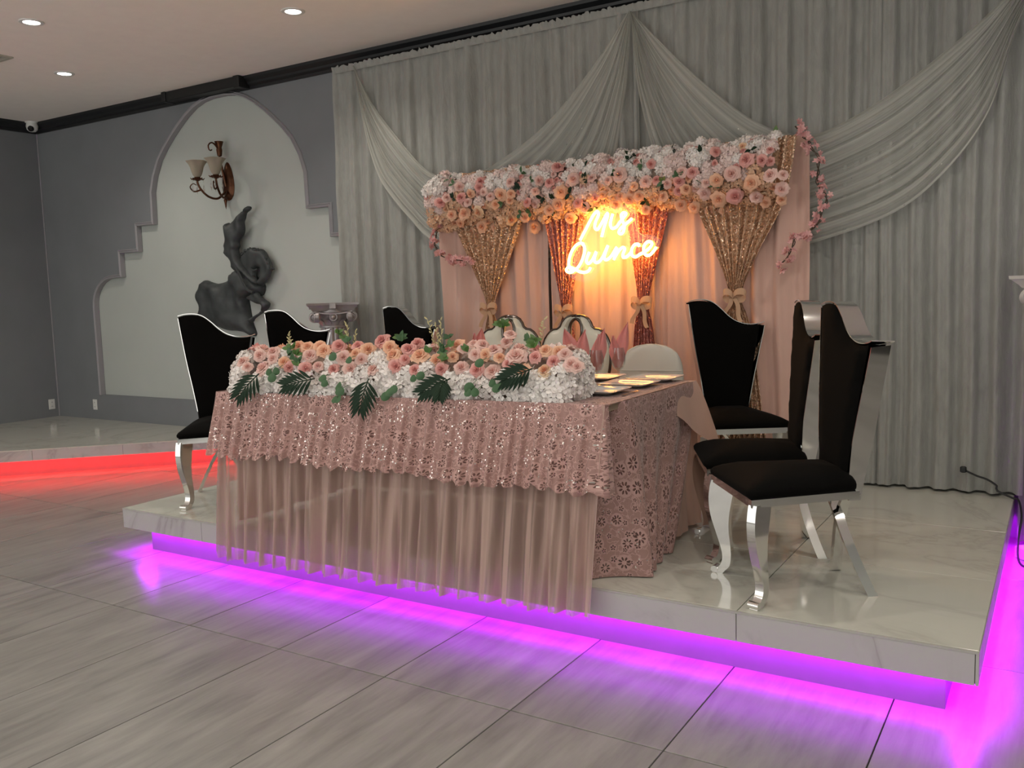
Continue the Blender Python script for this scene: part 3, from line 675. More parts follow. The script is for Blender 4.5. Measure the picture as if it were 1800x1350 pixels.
mb = MB(); mb.lathe([(0, -.012), (.07, -.012), (.075, 0)], 20); mb.build('mount_plate', M_white_plastic, t)
mb = MB(); mb.lathe([(.0, -.115), (.035, -.108), (.058, -.085), (.066, -.05), (.06, -.012)], 20); mb.build('dome', M_white_plastic, t)
mb = MB()
Mx = Matrix.Translation((.033, -.035, -.082)) @ Matrix.Rotation(math.radians(42), 4, 'Z') @ Matrix.Rotation(math.radians(68), 4, 'X')
mb.lathe([(.0, .028), (.022, .028), (.032, .016), (.033, -.01)], 16, Mx); mb.build('lens', M_lens, t)
t = thing('ceiling_vent', 'beige ceiling air vent cut by the left edge of the picture', 'vent', (-7.84, 4.20, ZC), math.radians(0))
M_vent = mat('vent_paint', (.46, .43, .37), .6)
mb = MB()
for (x0, x1, y0, y1) in ((-.17, .17, -.2, -.17), (-.17, .17, .17, .2), (-.17, -.14, -.17, .17), (.14, .17, -.17, .17)): mb.box(x0, x1, y0, y1, -.012, 0)
mb.build('frame', M_vent, t, False)
for k in range(7):
    mb = MB(); mb.box(-.14, .14, -.155 + k * .048, -.125 + k * .048, -.010, -.004); mb.build('slat', M_vent, t, False)
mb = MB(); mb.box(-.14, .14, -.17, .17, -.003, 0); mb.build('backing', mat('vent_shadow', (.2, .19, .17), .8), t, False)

# ------------------------------------------------------------------ wall sockets
def socket(loc, rz, label):
    t = thing('wall_socket', label, 'socket', loc, rz, 'white wall sockets')
    mb = MB(); mb.bevbox(-.038, .038, -.008, 0, -.06, .06, .002); mb.build('cover_plate', M_white_plastic, t, False)
    for z in (-.025, .025):
        mb = MB(); mb.bevbox(-.017, .017, -.011, -.007, z - .018, z + .018, .001); o = mb.build('outlet', M_white_plastic, t, False)
        m2 = MB()
        for x in (-.006, .006): m2.box(x - .0015, x + .0015, -.0115, -.0105, z - .006, z + .006)
        m2.build('slots', M_black, o, False)
socket((-9.576, YW, .427), 0, 'white wall socket on the back wall, below the arch corner')
socket((XL, 6.03, .41), math.radians(90), 'white wall socket on the left wall beside the room corner')
# ------------------------------------------------------------------ back curtain
M_curtain = cloth('silver_organza', (.355, .358, .336), 1.0, .12, .5, (24, 24, 7), .30, .3, .5)
M_sheer = cloth('sheer_voile', (.70, .70, .65), .46, .35, .2, (20, 20, 6), .05, .2, .7, sparkle=.02)
_nt2 = M_sheer.node_tree; _g = G(_nt2)
_n = _g.noise(_g.scale(_g.coord('UV'), (1.2, 26, 1)), 1.0, 3, .5)
_sv = _g.n('ShaderNodeSeparateXYZ'); _nt2.links.new(_g.coord('UV'), _sv.inputs[0])
_edge = _g.math('POWER', _g.math('ABSOLUTE', _g.math('SUBTRACT', _sv.outputs[1], .55)), 1.5)
_fac = _g.math('ADD', _g.math('MULTIPLY', _g.math('SUBTRACT', _n, .5), 1.5), _g.math('ADD', .40, _g.math('MULTIPLY', _edge, .9)))
_cl = _g.n('ShaderNodeClamp'); _g.put(_cl.inputs[0], _fac); _cl.inputs[1].default_value = .14; _cl.inputs[2].default_value = .85
_ms = _nt2.nodes['Material Output'].inputs[0].links[0].from_node
_nt2.links.new(_cl.outputs[0], _ms.inputs[0])
M_pink = cloth('pink_curtain', (.76, .50, .42), 1.0, .2, .15, (40, 40, 8), .05, .3, .8)
def fold(x, seed=0, amp=.03):
    n1 = mnoise.noise(Vector((x * 1.4, seed, 0))); n2 = mnoise.noise(Vector((x * 3.1, seed, 7)))
    a = math.sin(2 * PI * x / .17 + 5.5 * n1 + seed)
    b = math.sin(2 * PI * x / .068 + 6 * n2 + seed * 2)
    a = math.copysign(abs(a) ** .65, a)
    return amp * (a * (.55 + 1.1 * abs(n2)) + .38 * b * (.4 + 1.2 * abs(n1)) + 1.1 * n1)
def hang(name, x0, x1, z0, z1, y, amp, material, parent=None, step=.0125, rows=34, seed=0, flare=0.0, drift=.02):
    mb = MB(); n = int((x1 - x0) / step) + 1
    P = []; U = []
    for i in range(n + 1):
        x = lerp(x0, x1, i / n); col = []; cu = []
        for j in range(rows + 1):
            t = j / rows; z = lerp(z1, z0, t)
            dx = drift * mnoise.noise(Vector((x * 1.5, z * .7, seed + 5)))
            yy = y + fold(x + dx * 1.6, seed, amp) * (1 + .35 * t) * (.55 + .45 * min(1, t * 12)) + .012 * mnoise.noise(Vector((x * 5, z * 2.2, seed))) - flare * t
            col.append((x + dx * .5, yy, z)); cu.append((x, z))
        P.append(col); U.append(cu)
    mb.grid(P, None, U)
    return mb.build(name, material, parent, True, 180)
cur_lab = ['silver grey curtain panel at the left end, beside the stepped arch', 'silver grey curtain panel behind the left half of the flower garland',
           'silver grey curtain panel above the neon sign and right part of the garland', 'silver grey curtain panel behind the two front black high-backed chairs', 'silver grey curtain panel beyond the right end of the stage, behind the pale column']
cxs = [-5.47, -4.20, -2.62, -.98, -.19, 1.9]
for k in range(5):
    t = thing('curtain', cur_lab[k], 'curtain', (0, 0, 0), 0, 'silver grey curtains along the back wall')
    z0 = .302 if k < 4 else .02
    hang('drape', cxs[k] - (.02 if k < 4 else 0), cxs[k + 1] + .02, z0, 3.565, 5.985 - .012 * (k % 2), .034, M_curtain, t, seed=k * 3.1 + 1)
    # frilled heading above the rail pocket
    mb = MB(); P = []; n = int((cxs[k + 1] - cxs[k]) / .012)
    for i in range(n + 1):
        x = lerp(cxs[k], cxs[k + 1], i / n); h = .030 + .026 * mnoise.noise(Vector((x * 38, 0, k)))
        yy = 5.945 + .010 * math.sin(x * 2 * PI / .05 + 2 * math.sin(x * 9))
        P.append([(x, 5.958, 3.528), (x, 5.945 + .004 * math.sin(x * 2 * PI / .05), 3.548), (x + .006 * math.sin(x * 90), yy, 3.552 + max(.004, h))])
    mb.grid(P); mb.build('frilled_heading', M_curtain, t, True, 180)
mb = MB(); mb.tube([(-5.50, 6.045, 3.54), (1.95, 6.045, 3.54)], .012, 10)
tag(mb.build('curtain_rod', M_black), 'dark curtain rod along the top of the grey curtains', 'rod')

# ------------------------------------------------------------------ sheer swags
def swag(name, up, lo, label, seed, y0=5.930):
    nu, nv = 90, 64
    U_ = catmull(up, nu); L_ = catmull(lo, nu)
    mb = MB(); P = []
    for i in range(nu):
        s = i / (nu - 1); e = math.sin(PI * s)
        col = []
        for j in range(nv):
            v = j / (nv - 1)
            vv = v + .018 * math.sin(v * 40 + seed) * e
            x = lerp(U_[i].x, L_[i].x, vv); z = lerp(U_[i].y, L_[i].y, vv)
            x += .012 * mnoise.noise(Vector((v * 8, s * 3, seed))) * e
            rip = math.sin(2 * PI * (v * 8 + .5 * math.sin(v * 5 + seed) + .35 * mnoise.noise(Vector((v * 3, s * 2, seed + 2)))))
            y = y0 - .030 * e - .022 * rip * (.35 + .65 * e ** .5) - .014 * math.sin(v * 2 * PI * 19 + seed * 3) * e
            col.append((x, y, z))
        P.append(col)
    mb.grid(P, None, [[(i / 89, j / 63) for j in range(nv)] for i in range(nu)])
    return tag(mb.build(name, M_sheer, None, True, 180), label, 'drape', 'sheer swags over the grey curtains')
swag('sheer_swag', [(-5.215, 3.56), (-5.02, 3.22), (-4.756, 2.911), (-4.5, 2.65), (-4.275, 2.53), (-4.09, 2.495), (-3.914, 2.54), (-3.388, 2.80), (-2.95, 3.18), (-2.650, 3.53)],
     [(-5.205, 3.54), (-5.1, 2.99), (-4.965, 2.59), (-4.80, 2.37), (-4.62, 2.19), (-4.44, 2.03), (-4.0, 1.80), (-3.3, 1.85), (-2.85, 2.35), (-2.69, 2.95), (-2.635, 3.52)],
     'left sheer voile swag hung from the curtain top down behind the garland', 1.0)
swag('sheer_swag', [(-2.640, 3.53), (-2.256, 3.117), (-1.901, 2.786), (-1.70, 2.64), (-1.50, 2.555), (-1.314, 2.545), (-.947, 2.71), (-.519, 3.005), (-.266, 3.235), (-.05, 3.50)],
     [(-2.632, 3.52), (-2.58, 2.95), (-2.40, 2.35), (-2.05, 1.92), (-1.72, 1.79), (-1.397, 1.833), (-.936, 1.973), (-.653, 2.172), (-.40, 2.52), (-.25, 3.03), (-.02, 3.48)],
     'right sheer voile swag sweeping up to the top right corner', 2.3)

# ------------------------------------------------------------------ pink backdrop
bd = thing('backdrop_stand', 'pink curtained backdrop stand behind the sweetheart table', 'backdrop', (0, 0, 0))
M_pole = mat('backdrop_pole', (.35, .33, .31), .35, 1.0)
for x in (-4.18, -1.46):
    mb = MB(); mb.tube([(x, 5.868, Z0), (x, 5.868, 2.505)], .014, 10); mb.build('pole', M_pole, bd)
    mb = MB(); mb.bevbox(x - .12, x + .12, 5.80, 5.93, Z0 + .001, Z0 + .010, .002); mb.build('base_plate', M_pole, bd, False)
mb = MB(); mb.tube([(-4.24, 5.868, 2.505), (-1.40, 5.868, 2.505)], .014, 10); mb.build('crossbar', M_pole, bd)
for k, (x0, x1) in enumerate(((-4.255, -3.275), (-3.245, -2.29), (-2.32, -1.375))):
    hang('curtain_panel', x0, x1, Z0 + .012, 2.52, 5.795, .016, M_pink, bd, seed=k * 2.7 + 4, drift=.05)

# ------------------------------------------------------------------ sequin curtains, tied
M_gold = sequin('gold_sequins', (1.0, .78, .58), (.55, .32, .20))
M_rose = sequin('rose_sequins', (.92, .46, .40), (.36, .12, .11))
M_ribbon = cloth('tan_ribbon', (.70, .48, .32), .8, .3, 0)
def sequin_curtain(label, m, top, mid, tie, bot, zt, nple, seed):
    """top/mid/tie/bot: (x left, x right)"""
    t = thing('sequin_curtain', label, 'curtain', (0, 0, 0), 0, 'tied sequin curtains on the backdrop')
    keys = [(2.515, top), (2.12, mid), (zt + .28, (lerp(tie[0], mid[0], .40), lerp(tie[1], mid[1], .40))), (zt, tie), (zt - .25, (lerp(tie[0], bot[0], .35), lerp(tie[1], bot[1], .35))), (Z0 + .015, bot)]
    xl = catmull([(a[0], z) for z, a in keys], 70); xr = catmull([(a[1], z) for z, a in keys], 70)
    mb = MB(); P = []; U = []
    n = nple * 12
    for i in range(n + 1):
        v = i / n; col = []; cu = []
        for j in range(70):
            x = lerp(xl[j].x, xr[j].x, v + .01 * math.sin(v * 31 + seed)); z = lerp(xl[j].y, xr[j].y, v)
            w = abs(xr[j].x - xl[j].x); k = min(1, w / .5)
            amp = lerp(.010, .024, k)
            bulge = -.03 * (1 - k) * math.sin(PI * v)
            y = 5.725 + amp * math.sin(2 * PI * nple * v + seed + .4 * math.sin(z * 3)) + bulge + .006 * mnoise.noise(Vector((v * 12, z * 3, seed)))
            col.append((x, y, z)); cu.append((v * .95 + .004 * nple, z))
        P.append(col); U.append(cu)
    mb.grid(P, None, U)
    mb.build('drape', m, t, True, 180)
    cxm = (tie[0] + tie[1]) / 2; r = (tie[1] - tie[0]) / 2 + .012
    b = MB()
    ring = [(cxm + r * math.cos(a), 5.718 + .042 * math.sin(a), zt + .004 * math.sin(a * 3)) for a in [2 * PI * k / 20 for k in range(20)]]
    for dz in (-.014, 0, .014):
        b.tube([(p[0], p[1], p[2] + dz) for p in ring], .007, 6, False, None, True)
    b.build('tie_band', M_ribbon, t)
    for s in (-1, 1):
        b = MB(); path = []
        for k in range(15):
            a = PI * 2 * k / 14
            lx = s * (.075 * (1 - math.cos(a)) / 2 * (1.15 if s > 0 else .9)); lz = .028 * math.sin(a) + .012 * (1 - math.cos(a)) / 2
            path.append(((cxm + lx, 5.665 - .012 * math.sin(a), zt + lz), (0, .004, .016 + .006 * math.sin(a / 2)), (0, .0012, 0)))
        b.strip(path, 0, 0); b.build('bow_loop', M_ribbon, t)
        b = MB(); path = []
        for k in range(10):
            u = k / 9
            path.append(((cxm + s * (.012 + .045 * u) + .008 * math.sin(u * 6), 5.665 - .01 * u, zt - .015 - .15 * u * (1 if s > 0 else .8)), (.013, .004, .002 * s), (0, .0012, 0)))
        b.strip(path, 0, 0); b.build('bow_tail', M_ribbon, t)
    return t
sequin_curtain('gold sequin curtain tied with a ribbon at the left end of the backdrop', M_gold, (-4.22, -3.34), (-4.07, -3.45), (-3.775, -3.715), (-3.92, -3.55), 1.465, 9, .3)
sequin_curtain('rose sequin curtain tied behind the oval-holed chair, left of the sign', M_rose, (-3.32, -2.88), (-3.265, -2.93), (-3.125, -3.06), (-3.22, -2.95), 1.440, 7, 1.9)
sequin_curtain('rose sequin curtain tied right of the lit sign', M_rose, (-2.66, -2.22), (-2.60, -2.28), (-2.52, -2.44), (-2.62, -2.33), 1.485, 7, 4.0)
sequin_curtain('gold sequin curtain tied with a ribbon at the right end of the backdrop', M_gold, (-2.16, -1.42), (-2.075, -1.50), (-1.865, -1.785), (-1.99, -1.58), 1.52, 10, 5.2)
# ------------------------------------------------------------------ high-backed chairs
def chrome_mat(name, col, rough):
    m, nt, b, out = _nt(name)
    b.inputs['Base Color'].default_value = c4(col); b.inputs['Metallic'].default_value = 1; b.inputs['Roughness'].default_value = rough
    return m
M_chrome = chrome_mat('polished_steel', (.80, .79, .77), .07)
M_velvet = mat('black_velvet', (.0022, .002, .0018), .85, sheen=.012, spec=.05)
def smooth_path(pts, n): return [(p.x, p.y) for p in catmull(pts, n)]
def make_chair(label):
    t = thing('high_back_chair', label, 'chair', (0, 0, 0), 0, 'black high-backed chairs with polished steel frames')
    # local: -y is the front, -x is the sitter's right (the tall horn)
    def yb(z): return .475 + (.535 - .475) * (z - .45) / .78
    # seat cushion
    mb = MB(); rs = []
    prof = [(.0, .452), (.012, .463), (.013, .476), (.004, .488), (-.025, .504), (-.07, .520), (-.15, .534)]
    for d, z in prof:
        ring = []
        fx_, bx_ = .262 + d, .185 + d * .6; y0, y1 = -.012 - d, .462 + min(d, .0)
        y1 = .468 + d * .2
        corner = .05
        base = [(-fx_, y0), (fx_, y0), (bx_, y1), (-bx_, y1)]
        for i in range(4):
            p = Vector(base[i]); a = Vector(base[i - 1]); c = Vector(base[(i + 1) % 4])
            u = (a - p).normalized() * corner; w = (c - p).normalized() * corner
            for k in range(5):
                s = k / 4
                q = (p + u) * (1 - s) ** 2 + p * 2 * s * (1 - s) + (p + w) * s * s
                ring.append((q.x, q.y, z))
            nx = (p + w); ny = (c + (p - c).normalized() * corner)
            for k in range(1, 5):
                q = nx.lerp(ny, k / 5); ring.append((q.x, q.y, z))
        rs.append(ring)
    cxy = (0, .21)
    rs.append([(cxy[0] + (x - cxy[0]) * .45, cxy[1] + (y - cxy[1]) * .45, .546) for x, y, z in rs[-1]])
    mb.rings(rs, True, True)
    mb.build('seat', M_velvet, t, True, 180)
    # steel apron under the seat
    mb = MB()
    pr = [(-.262, -.012), (.262, -.012), (.187, .47), (-.187, .47)]
    inn = [(-.240, .010), (.240, .010), (.168, .452), (-.168, .452)]
    z0, z1 = .420, .452
    mb.rings([[(x, y, z0) for x, y in pr], [(x, y, z1) for x, y in pr], [(x, y, z1) for x, y in inn], [(x, y, z0) for x, y in inn], [(x, y, z0) for x, y in pr]])
    mb.build('seat_frame', M_chrome, t, False)
    # cabriole front legs: flat plates set on the diagonal
    zs = [.43, .40, .34, .27, .20, .13, .08, .04, .015, 0]
    front = [.0, .008, .014, .006, -.016, -.040, -.050, -.040, -.012, -.004]      # + outwards
    back = [-.110, -.106, -.094, -.082, -.080, -.088, -.090, -.084, -.062, -.050]
    for s in (-1, 1):
        mb = MB(); u = Vector((s * .62, -.785, 0)); w = Vector((s * .785, .62, 0)) * .019
        org = Vector((s * .258, -.006, 0))
        pf = catmull([(f, z) for f, z in zip(front, zs)], 30); pb = catmull([(f, z) for f, z in zip(back, zs)], 30)
        rs = []
        for a, b_ in zip(pf, pb):
            p, q = org + u * a.x, org + u * b_.x
            rs.append([(p.x - w.x, p.y - w.y, max(0, a.y)), (p.x + w.x, p.y + w.y, max(0, a.y)), (q.x + w.x, q.y + w.y, max(0, b_.y)), (q.x - w.x, q.y - w.y, max(0, b_.y))])
        mb.rings(rs, True, True)
        p = org + u * -.012; mb.tube([(p.x - w.x * 1.25, p.y - w.y * 1.25, .016), (p.x + w.x * 1.25, p.y + w.y * 1.25, .016)], .016, 12)
        mb.build('front_leg', M_chrome, t, True, 35)
    # crossed rear legs
    for s in (-1, 1):
        mb = MB(); path = []
        for k in range(16):
            u = (k / 15) ** 1.6
            x = s * lerp(.165, -.172, u ** .52)
            y = .462 + .075 * u ** 1.5 + (.014 if s > 0 else -.014) * math.sin(PI * u)
            z = lerp(.43, 0, u)
            path.append(((x, y, z), (.015, 0, .006 * s), (0, .021, 0)))
        mb.strip(path, 0, 0); mb.build('rear_leg', M_chrome, t, True, 35)
    # shell band of the back: outline in x,z
    wb, wt = .135, .235
    right = [(-wb, .40), (-wb - .004, .50), (-.165, .70), (-.20, .92), (-wt, 1.195)]
    top = [(-wt, 1.205), (-.19, 1.216), (-.13, 1.216), (-.08, 1.200), (-.03, 1.160), (.02, 1.110), (.07, 1.075), (.13, 1.055), (.19, 1.052), (wt, 1.058)]
    left = [(wt - .005, 1.050), (.205, .92), (.165, .70), (wb + .004, .50), (wb, .40)]
    R_, T_, L_ = smooth_path(right, 16), smooth_path(top, 30), smooth_path(left, 16)
    def band(path, flare, name, taper=False, tip=0):
        mb = MB(); rs = []
        n = len(path)
        for i, (x, z) in enumerate(path):
            a = Vector(path[max(i - 1, 0)]); b_ = Vector(path[min(i + 1, n - 1)])
            tg = (b_ - a).normalized(); nm = Vector((-tg.y, tg.x))
            yc = yb(z); th = .0022
            fl = flare * max(0, min(1, (z - .5) / .5))
            d0, d1 = -.045, .050
            if taper: d0, d1 = lerp(-.025, -.045, min(1, (z - .4) / .25)), lerp(.028, .05, min(1, (z - .4) / .25))
            f = Vector((x, z)) + nm * fl; g_ = Vector((x, z))
            rs.append([(f.x - nm.x * th, yc + d0, f.y - nm.y * th), (f.x + nm.x * th, yc + d0, f.y + nm.y * th), (g_.x + nm.x * th, yc + d1, g_.y + nm.y * th), (g_.x - nm.x * th, yc + d1, g_.y - nm.y * th)])
        mb.rings(rs, True, True)
        return mb.build(name, M_chrome, t, True, 35)
    band(R_, .0, 'side_plate', True)
    band(T_ + [(wt + .022, 1.066)], .005, 'top_plate')
    band(L_, .026, 'side_plate', True)
    # padded panel filling the shell, a little inside its front edge
    out = [(x + .002, z) for x, z in R_ if z > .47] + [(x, z - .004) for x, z in T_] + [(x - .005, z) for x, z in L_ if z > .47]
    mb = MB()
    inflated(mb, [list(reversed(out))], .045, .016, lambda x, z, h: (x, yb(z) - .040 - h, z), back=-.0, soft=.05)
    # give the cushion a back
    mb.build('back_panel', M_velvet, t, True, 60)
    mb = MB()
    inflated(mb, [list(reversed(out))], .06, .008, lambda x, z, h: (x, yb(z) + .030 + h, z), back=.02, soft=.05)
    mb.build('rear_panel', M_velvet, t, True, 60)
    return t
CH = [(-1.174, 3.633, -143.5, 'black high-backed chair standing nearest the front edge of the stage, right of the table'),
      (-1.497, 4.171, -154.0, 'black high-backed chair just behind the front right one, its seat against the lace cloth'),
      (-1.590, 5.180, -57.0, 'black high-backed chair in front of the right gold sequin curtain, facing the hall'),
      (-4.495, 3.710, -40.0, 'leftmost black high-backed chair, at the left end of the stage, legs in view'),
      (-4.650, 4.370, -60.0, 'black high-backed chair behind the leftmost one, below the bronze horse relief'),
      (-4.270, 4.880, -88.0, 'black high-backed chair behind the flowers, between the column and the backdrop')]
proto = make_chair(CH[0][3])
for i, (x, y, a, lab) in enumerate(CH):
    o = proto if i == 0 else copy_tree(proto)
    o.location = (x, y, Z0); o.rotation_euler = (0, 0, math.radians(a + 90)); o['label'] = lab

# ------------------------------------------------------------------ cream couple's chairs with curled frames
M_cream = mat('cream_leatherette', (.56, .55, .47), .35, var=.02, spec=.5)
M_darkchrome = chrome_mat('dark_polished_steel', (.13, .11, .10), .16)
def make_throne(label):
    t = thing('cream_chair', label, 'chair', (0, 0, 0), 0, 'cream upholstered chairs behind the table')
    half = [(.0, 1.138), (.05, 1.134), (.095, 1.108), (.117, 1.066), (.135, 1.050), (.172, 1.044), (.212, 1.014), (.242, .962), (.254, .90), (.250, .80), (.225, .66), (.19, .54)]
    rp = smooth_path(half, 26)
    outl = rp + [(-x, z) for x, z in reversed(rp)][:-1]
    holep = [(.048 * math.cos(a), 1.035 + .082 * math.sin(a)) for a in [2 * PI * k / 20 for k in range(20)]]
    mb = MB(); inflated(mb, [outl, holep], .035, .035, lambda x, z, h: (x, .44 + .08 * (z - .5) - h, z), back=.03, soft=.07)
    mb.build('back_cushion', M_cream, t, True, 60)
    mb = MB(); mb.tube([(x, .445 + .08 * (z - .5), z) for x, z in outl], .011, 8, False, None, True); mb.build('back_frame', M_darkchrome, t)
    mb = MB(); mb.tube([(x, .435 + .08 * (z - .5), z) for x, z in holep], .010, 8, False, None, True); mb.build('oval_loop', M_darkchrome, t)
    mb = MB()
    rs = [[((.235 + d) * c, .20 + (.235 + d) * s_, z) for c, s_ in [(math.copysign(abs(math.cos(a)) ** .5, math.cos(a)), math.copysign(abs(math.sin(a)) ** .5, math.sin(a))) for a in [2 * PI * k / 32 for k in range(32)]]] for d, z in ((-.02, .40), (0, .42), (.005, .46), (-.02, .49), (-.10, .505))]
    mb.rings(rs, True, True); mb.build('seat', M_cream, t, True, 60)
    for sx in (-1, 1):
        for y in (.02, .40):
            mb = MB(); mb.tube([(sx * .20, y, .41), (sx * .205, y + (.02 if y > .2 else -.01), .2), (sx * .21, y + (.06 if y > .2 else -.02), 0)], [.02, .016, .013], 8); mb.build('leg', M_darkchrome, t)
    return t
th = make_throne('cream padded chair with oval hole in its back, left of the pair, behind the roses')
th.location = (-3.265, 4.72, Z0)
th2 = copy_tree(th); th2.location = (-2.74, 4.72, Z0)
th2['label'] = 'cream padded chair with oval hole in its back, right of the pair'

# ------------------------------------------------------------------ banquet chair under a white cover
M_cover = cloth('white_chair_cover', (.62, .60, .54), 1.0, .15, .1, (12, 12, 5), .03)
t = thing('covered_chair', 'banquet chair under a white cloth cover with rounded back, right end of table', 'chair', (-2.16, 5.09, Z0), math.radians(8))
mb = MB(); rs = []
for k in range(15):
    z = [.02, .12, .25, .38, .48, .56, .64, .72, .78, .83, .87, .905, .93, .95, .962][k]
    w = [.235, .228, .222, .215, .205, .203, .203, .203, .201, .195, .183, .165, .135, .095, .03][k]
    th_ = [.085, .075, .065, .055, .045, .042, .04, .038, .037, .036, .034, .031, .027, .02, .008][k]
    ring = []
    for i in range(36):
        a = 2 * PI * i / 36
        ca, sa = math.cos(a), math.sin(a)
        ring.append((w * math.copysign(abs(ca) ** .6, ca), th_ * math.copysign(abs(sa) ** .6, sa) + .004 * math.sin(i * 5 + k), z))
    rs.append(ring)
mb.rings(rs, True, True); mb.build('back_cover', M_cover, t, True, 180)
mb = MB(); rs = []
for k, (z, e) in enumerate(((.02, .03), (.2, .02), (.4, .004), (.455, .0), (.475, -.015), (.482, -.08))):
    rs.append([((.20 + e) * c + (.008 * math.sin(i * 3) if z < .3 else 0), -.24 + (.20 + e) * s_, z) for i, (c, s_) in enumerate([(math.copysign(abs(math.cos(a)) ** .45, math.cos(a)), math.copysign(abs(math.sin(a)) ** .45, math.sin(a))) for a in [2 * PI * q / 36 for q in range(36)]])])
mb.rings(rs, True, True); mb.build('seat_cover', M_cover, t, True, 180)
mb = MB(); mb.tube([(-.203, -.043, .80), (-.1, -.043, .80), (.1, -.043, .80), (.203, -.043, .80)], .0025, 6); mb.build('seam', M_cover, t)

# ------------------------------------------------------------------ table
FL, FR, BR, BL = Vector((-4.0, 3.30)), Vector((-1.69, 3.49)), Vector((-1.70, 4.62)), Vector((-4.05, 4.45))
ZT = 1.078
t = thing('banquet_table', 'long banquet table on the stage, hidden under pink cloths', 'table', (0, 0, 0))
mb = MB()
ins = [(FL.x + .012, FL.y + .012), (FR.x - .012, FR.y + .012), (BR.x - .012, BR.y - .012), (BL.x + .012, BL.y - .012)]
mb.rings([[(x, y, ZT - .03) for x, y in ins], [(x, y, ZT - .004) for x, y in ins]], True, True)
mb.build('tabletop', mat('table_wood', (.32, .24, .17), .5), t, False)
M_leg = mat('table_leg_metal', (.2, .2, .2), .4, .8)
for x, y in ((-3.75, 3.55), (-1.95, 3.70), (-1.95, 4.40), (-3.80, 4.25)):
    mb = MB(); mb.tube([(x, y, Z0), (x, y, ZT - .03)], .018, 8); mb.build('leg', M_leg, t)
M_peach = cloth('peach_tablecloth', (.60, .38, .30), 1.0, .2, .05, (30, 30, 10), .04)
M_chiffon = cloth('pink_chiffon', (.60, .425, .365), .66, .30, .1, (50, 50, 3), .05, .2)
_nt3 = M_chiffon.node_tree; _g = G(_nt3)
_a = _g.noise(_g.scale(_g.coord('UV'), (15, .9, 1)), 1.0, 2, .5)
_b = _g.noise(_g.scale(_g.coord('UV'), (42, 1.6, 1)), 1.0, 2, .5)
_f = _g.math('ADD', _g.math('MULTIPLY', _g.math('SUBTRACT', _a, .5), 3.2), _g.math('MULTIPLY', _g.math('SUBTRACT', _b, .5), 1.2))
_cl = _g.n('ShaderNodeClamp'); _g.put(_cl.inputs[0], _g.math('ADD', .74, _f)); _cl.inputs[1].default_value = .55; _cl.inputs[2].default_value = .96
_nt3.links.new(_cl.outputs[0], _nt3.nodes['Material Output'].inputs[0].links[0].from_node.inputs[0])
M_lace_front = lace('pink_lace_overlay', (.345, .195, .172), (.55, .335, .30), (.18, .085, .075), .078, .17)
M_lace_side = lace('pink_lace_cloth', (.30, .17, .148), (.45, .275, .25), (.15, .068, .06), .105, .03)
def drop(mb, path, ztop, zbot, npl, amp0, amp1, flare, rows, seed, per=110, uvo=0.0, scallop=0.0, zfun=None, hemx=None):
    """cloth falling from an edge path (list of xy) with pleats that deepen downwards"""
    n = int(sum((path[i + 1] - path[i]).length for i in range(len(path) - 1)) * per)
    L = sum((path[i + 1] - path[i]).length for i in range(len(path) - 1))
    pp = [Vector((p.x, p.y)) for p in path]
    P = []; U = []
    for i in range(n + 1):
        s = i / n; d = s * L; k = 0
        while k < len(pp) - 2 and d > (pp[k + 1] - pp[k]).length:
            d -= (pp[k + 1] - pp[k]).length; k += 1
        a, b = pp[k], pp[k + 1]; tg = (b - a).normalized(); p = a + tg * min(d, (b - a).length)
        nm = Vector((tg.y, -tg.x))
        sd = s * L
        ph = 2 * PI * (sd / npl) + 3.2 * mnoise.noise(Vector((sd * 2.3, seed, 0)))
        zb = zbot(s) if callable(zbot) else zbot
        if scallop: zb += scallop * (abs(math.sin(sd * PI / .085)) - .5) * -1.0
        col = []; cu = []
        for j in range(rows + 1):
            t_ = j / rows; z = lerp(ztop, zb, t_)
            am = lerp(amp0, amp1, t_ ** .8) * min(1, t_ * 8)
            w = math.sin(ph + .7 * mnoise.noise(Vector((sd * 4, z * 1.5, seed + 1))) * (1 + 1.5 * t_)) + .5 * math.sin(2.3 * ph + 1 + seed + 2 * mnoise.noise(Vector((sd * 5, z, seed))))
            q = p + nm * ((flare(s) if callable(flare) else flare) * t_ ** (1.0 if callable(flare) else 1.2) + am * w + .004)
            if hemx: q = q + Vector(hemx(s, t_))
            col.append((q.x, q.y, z)); cu.append((sd + uvo, z))
        P.append(col); U.append(cu)
    mb.grid(P, None, U)
# plain peach underlay: top, back and side drops, and the loose pointed corner
mb = MB()
mb.grid([[(FL.x, FL.y, ZT), (BL.x, BL.y, ZT)], [(FR.x, FR.y, ZT), (BR.x, BR.y, ZT)]], None, [[(0, 0), (0, 1)], [(1, 0), (1, 1)]])
drop(mb, [FR + Vector((0, .3)), BR], ZT, .31, .22, .004, .02, .03, 16, 3.0, 60)
drop(mb, [BR, BL], ZT, .31, .25, .004, .02, .03, 10, 5.0, 30)
drop(mb, [BL, FL + Vector((.0, .12))], ZT, .31, .25, .004, .015, .02, 10, 6.0, 40)
P = []
for i in range(11):
    s = i / 10; a = Vector((BR.x + .004, lerp(BR.y - .42, BR.y, s), ZT + .001))
    row = []
    for j in range(11):
        v = j / 10; dropz = lerp(.12, .385, s)
        row.append((a.x + (.02 + .115 * s) * v ** .8 + .012 * math.sin(s * 9) * v, a.y + .02 * v * s, a.z - dropz * v))
    P.append(row)
mb.grid(P)
tag(mb.build('tablecloth', M_peach, None, True, 180), 'plain peach tablecloth showing at the back right corner of the table', 'tablecloth')
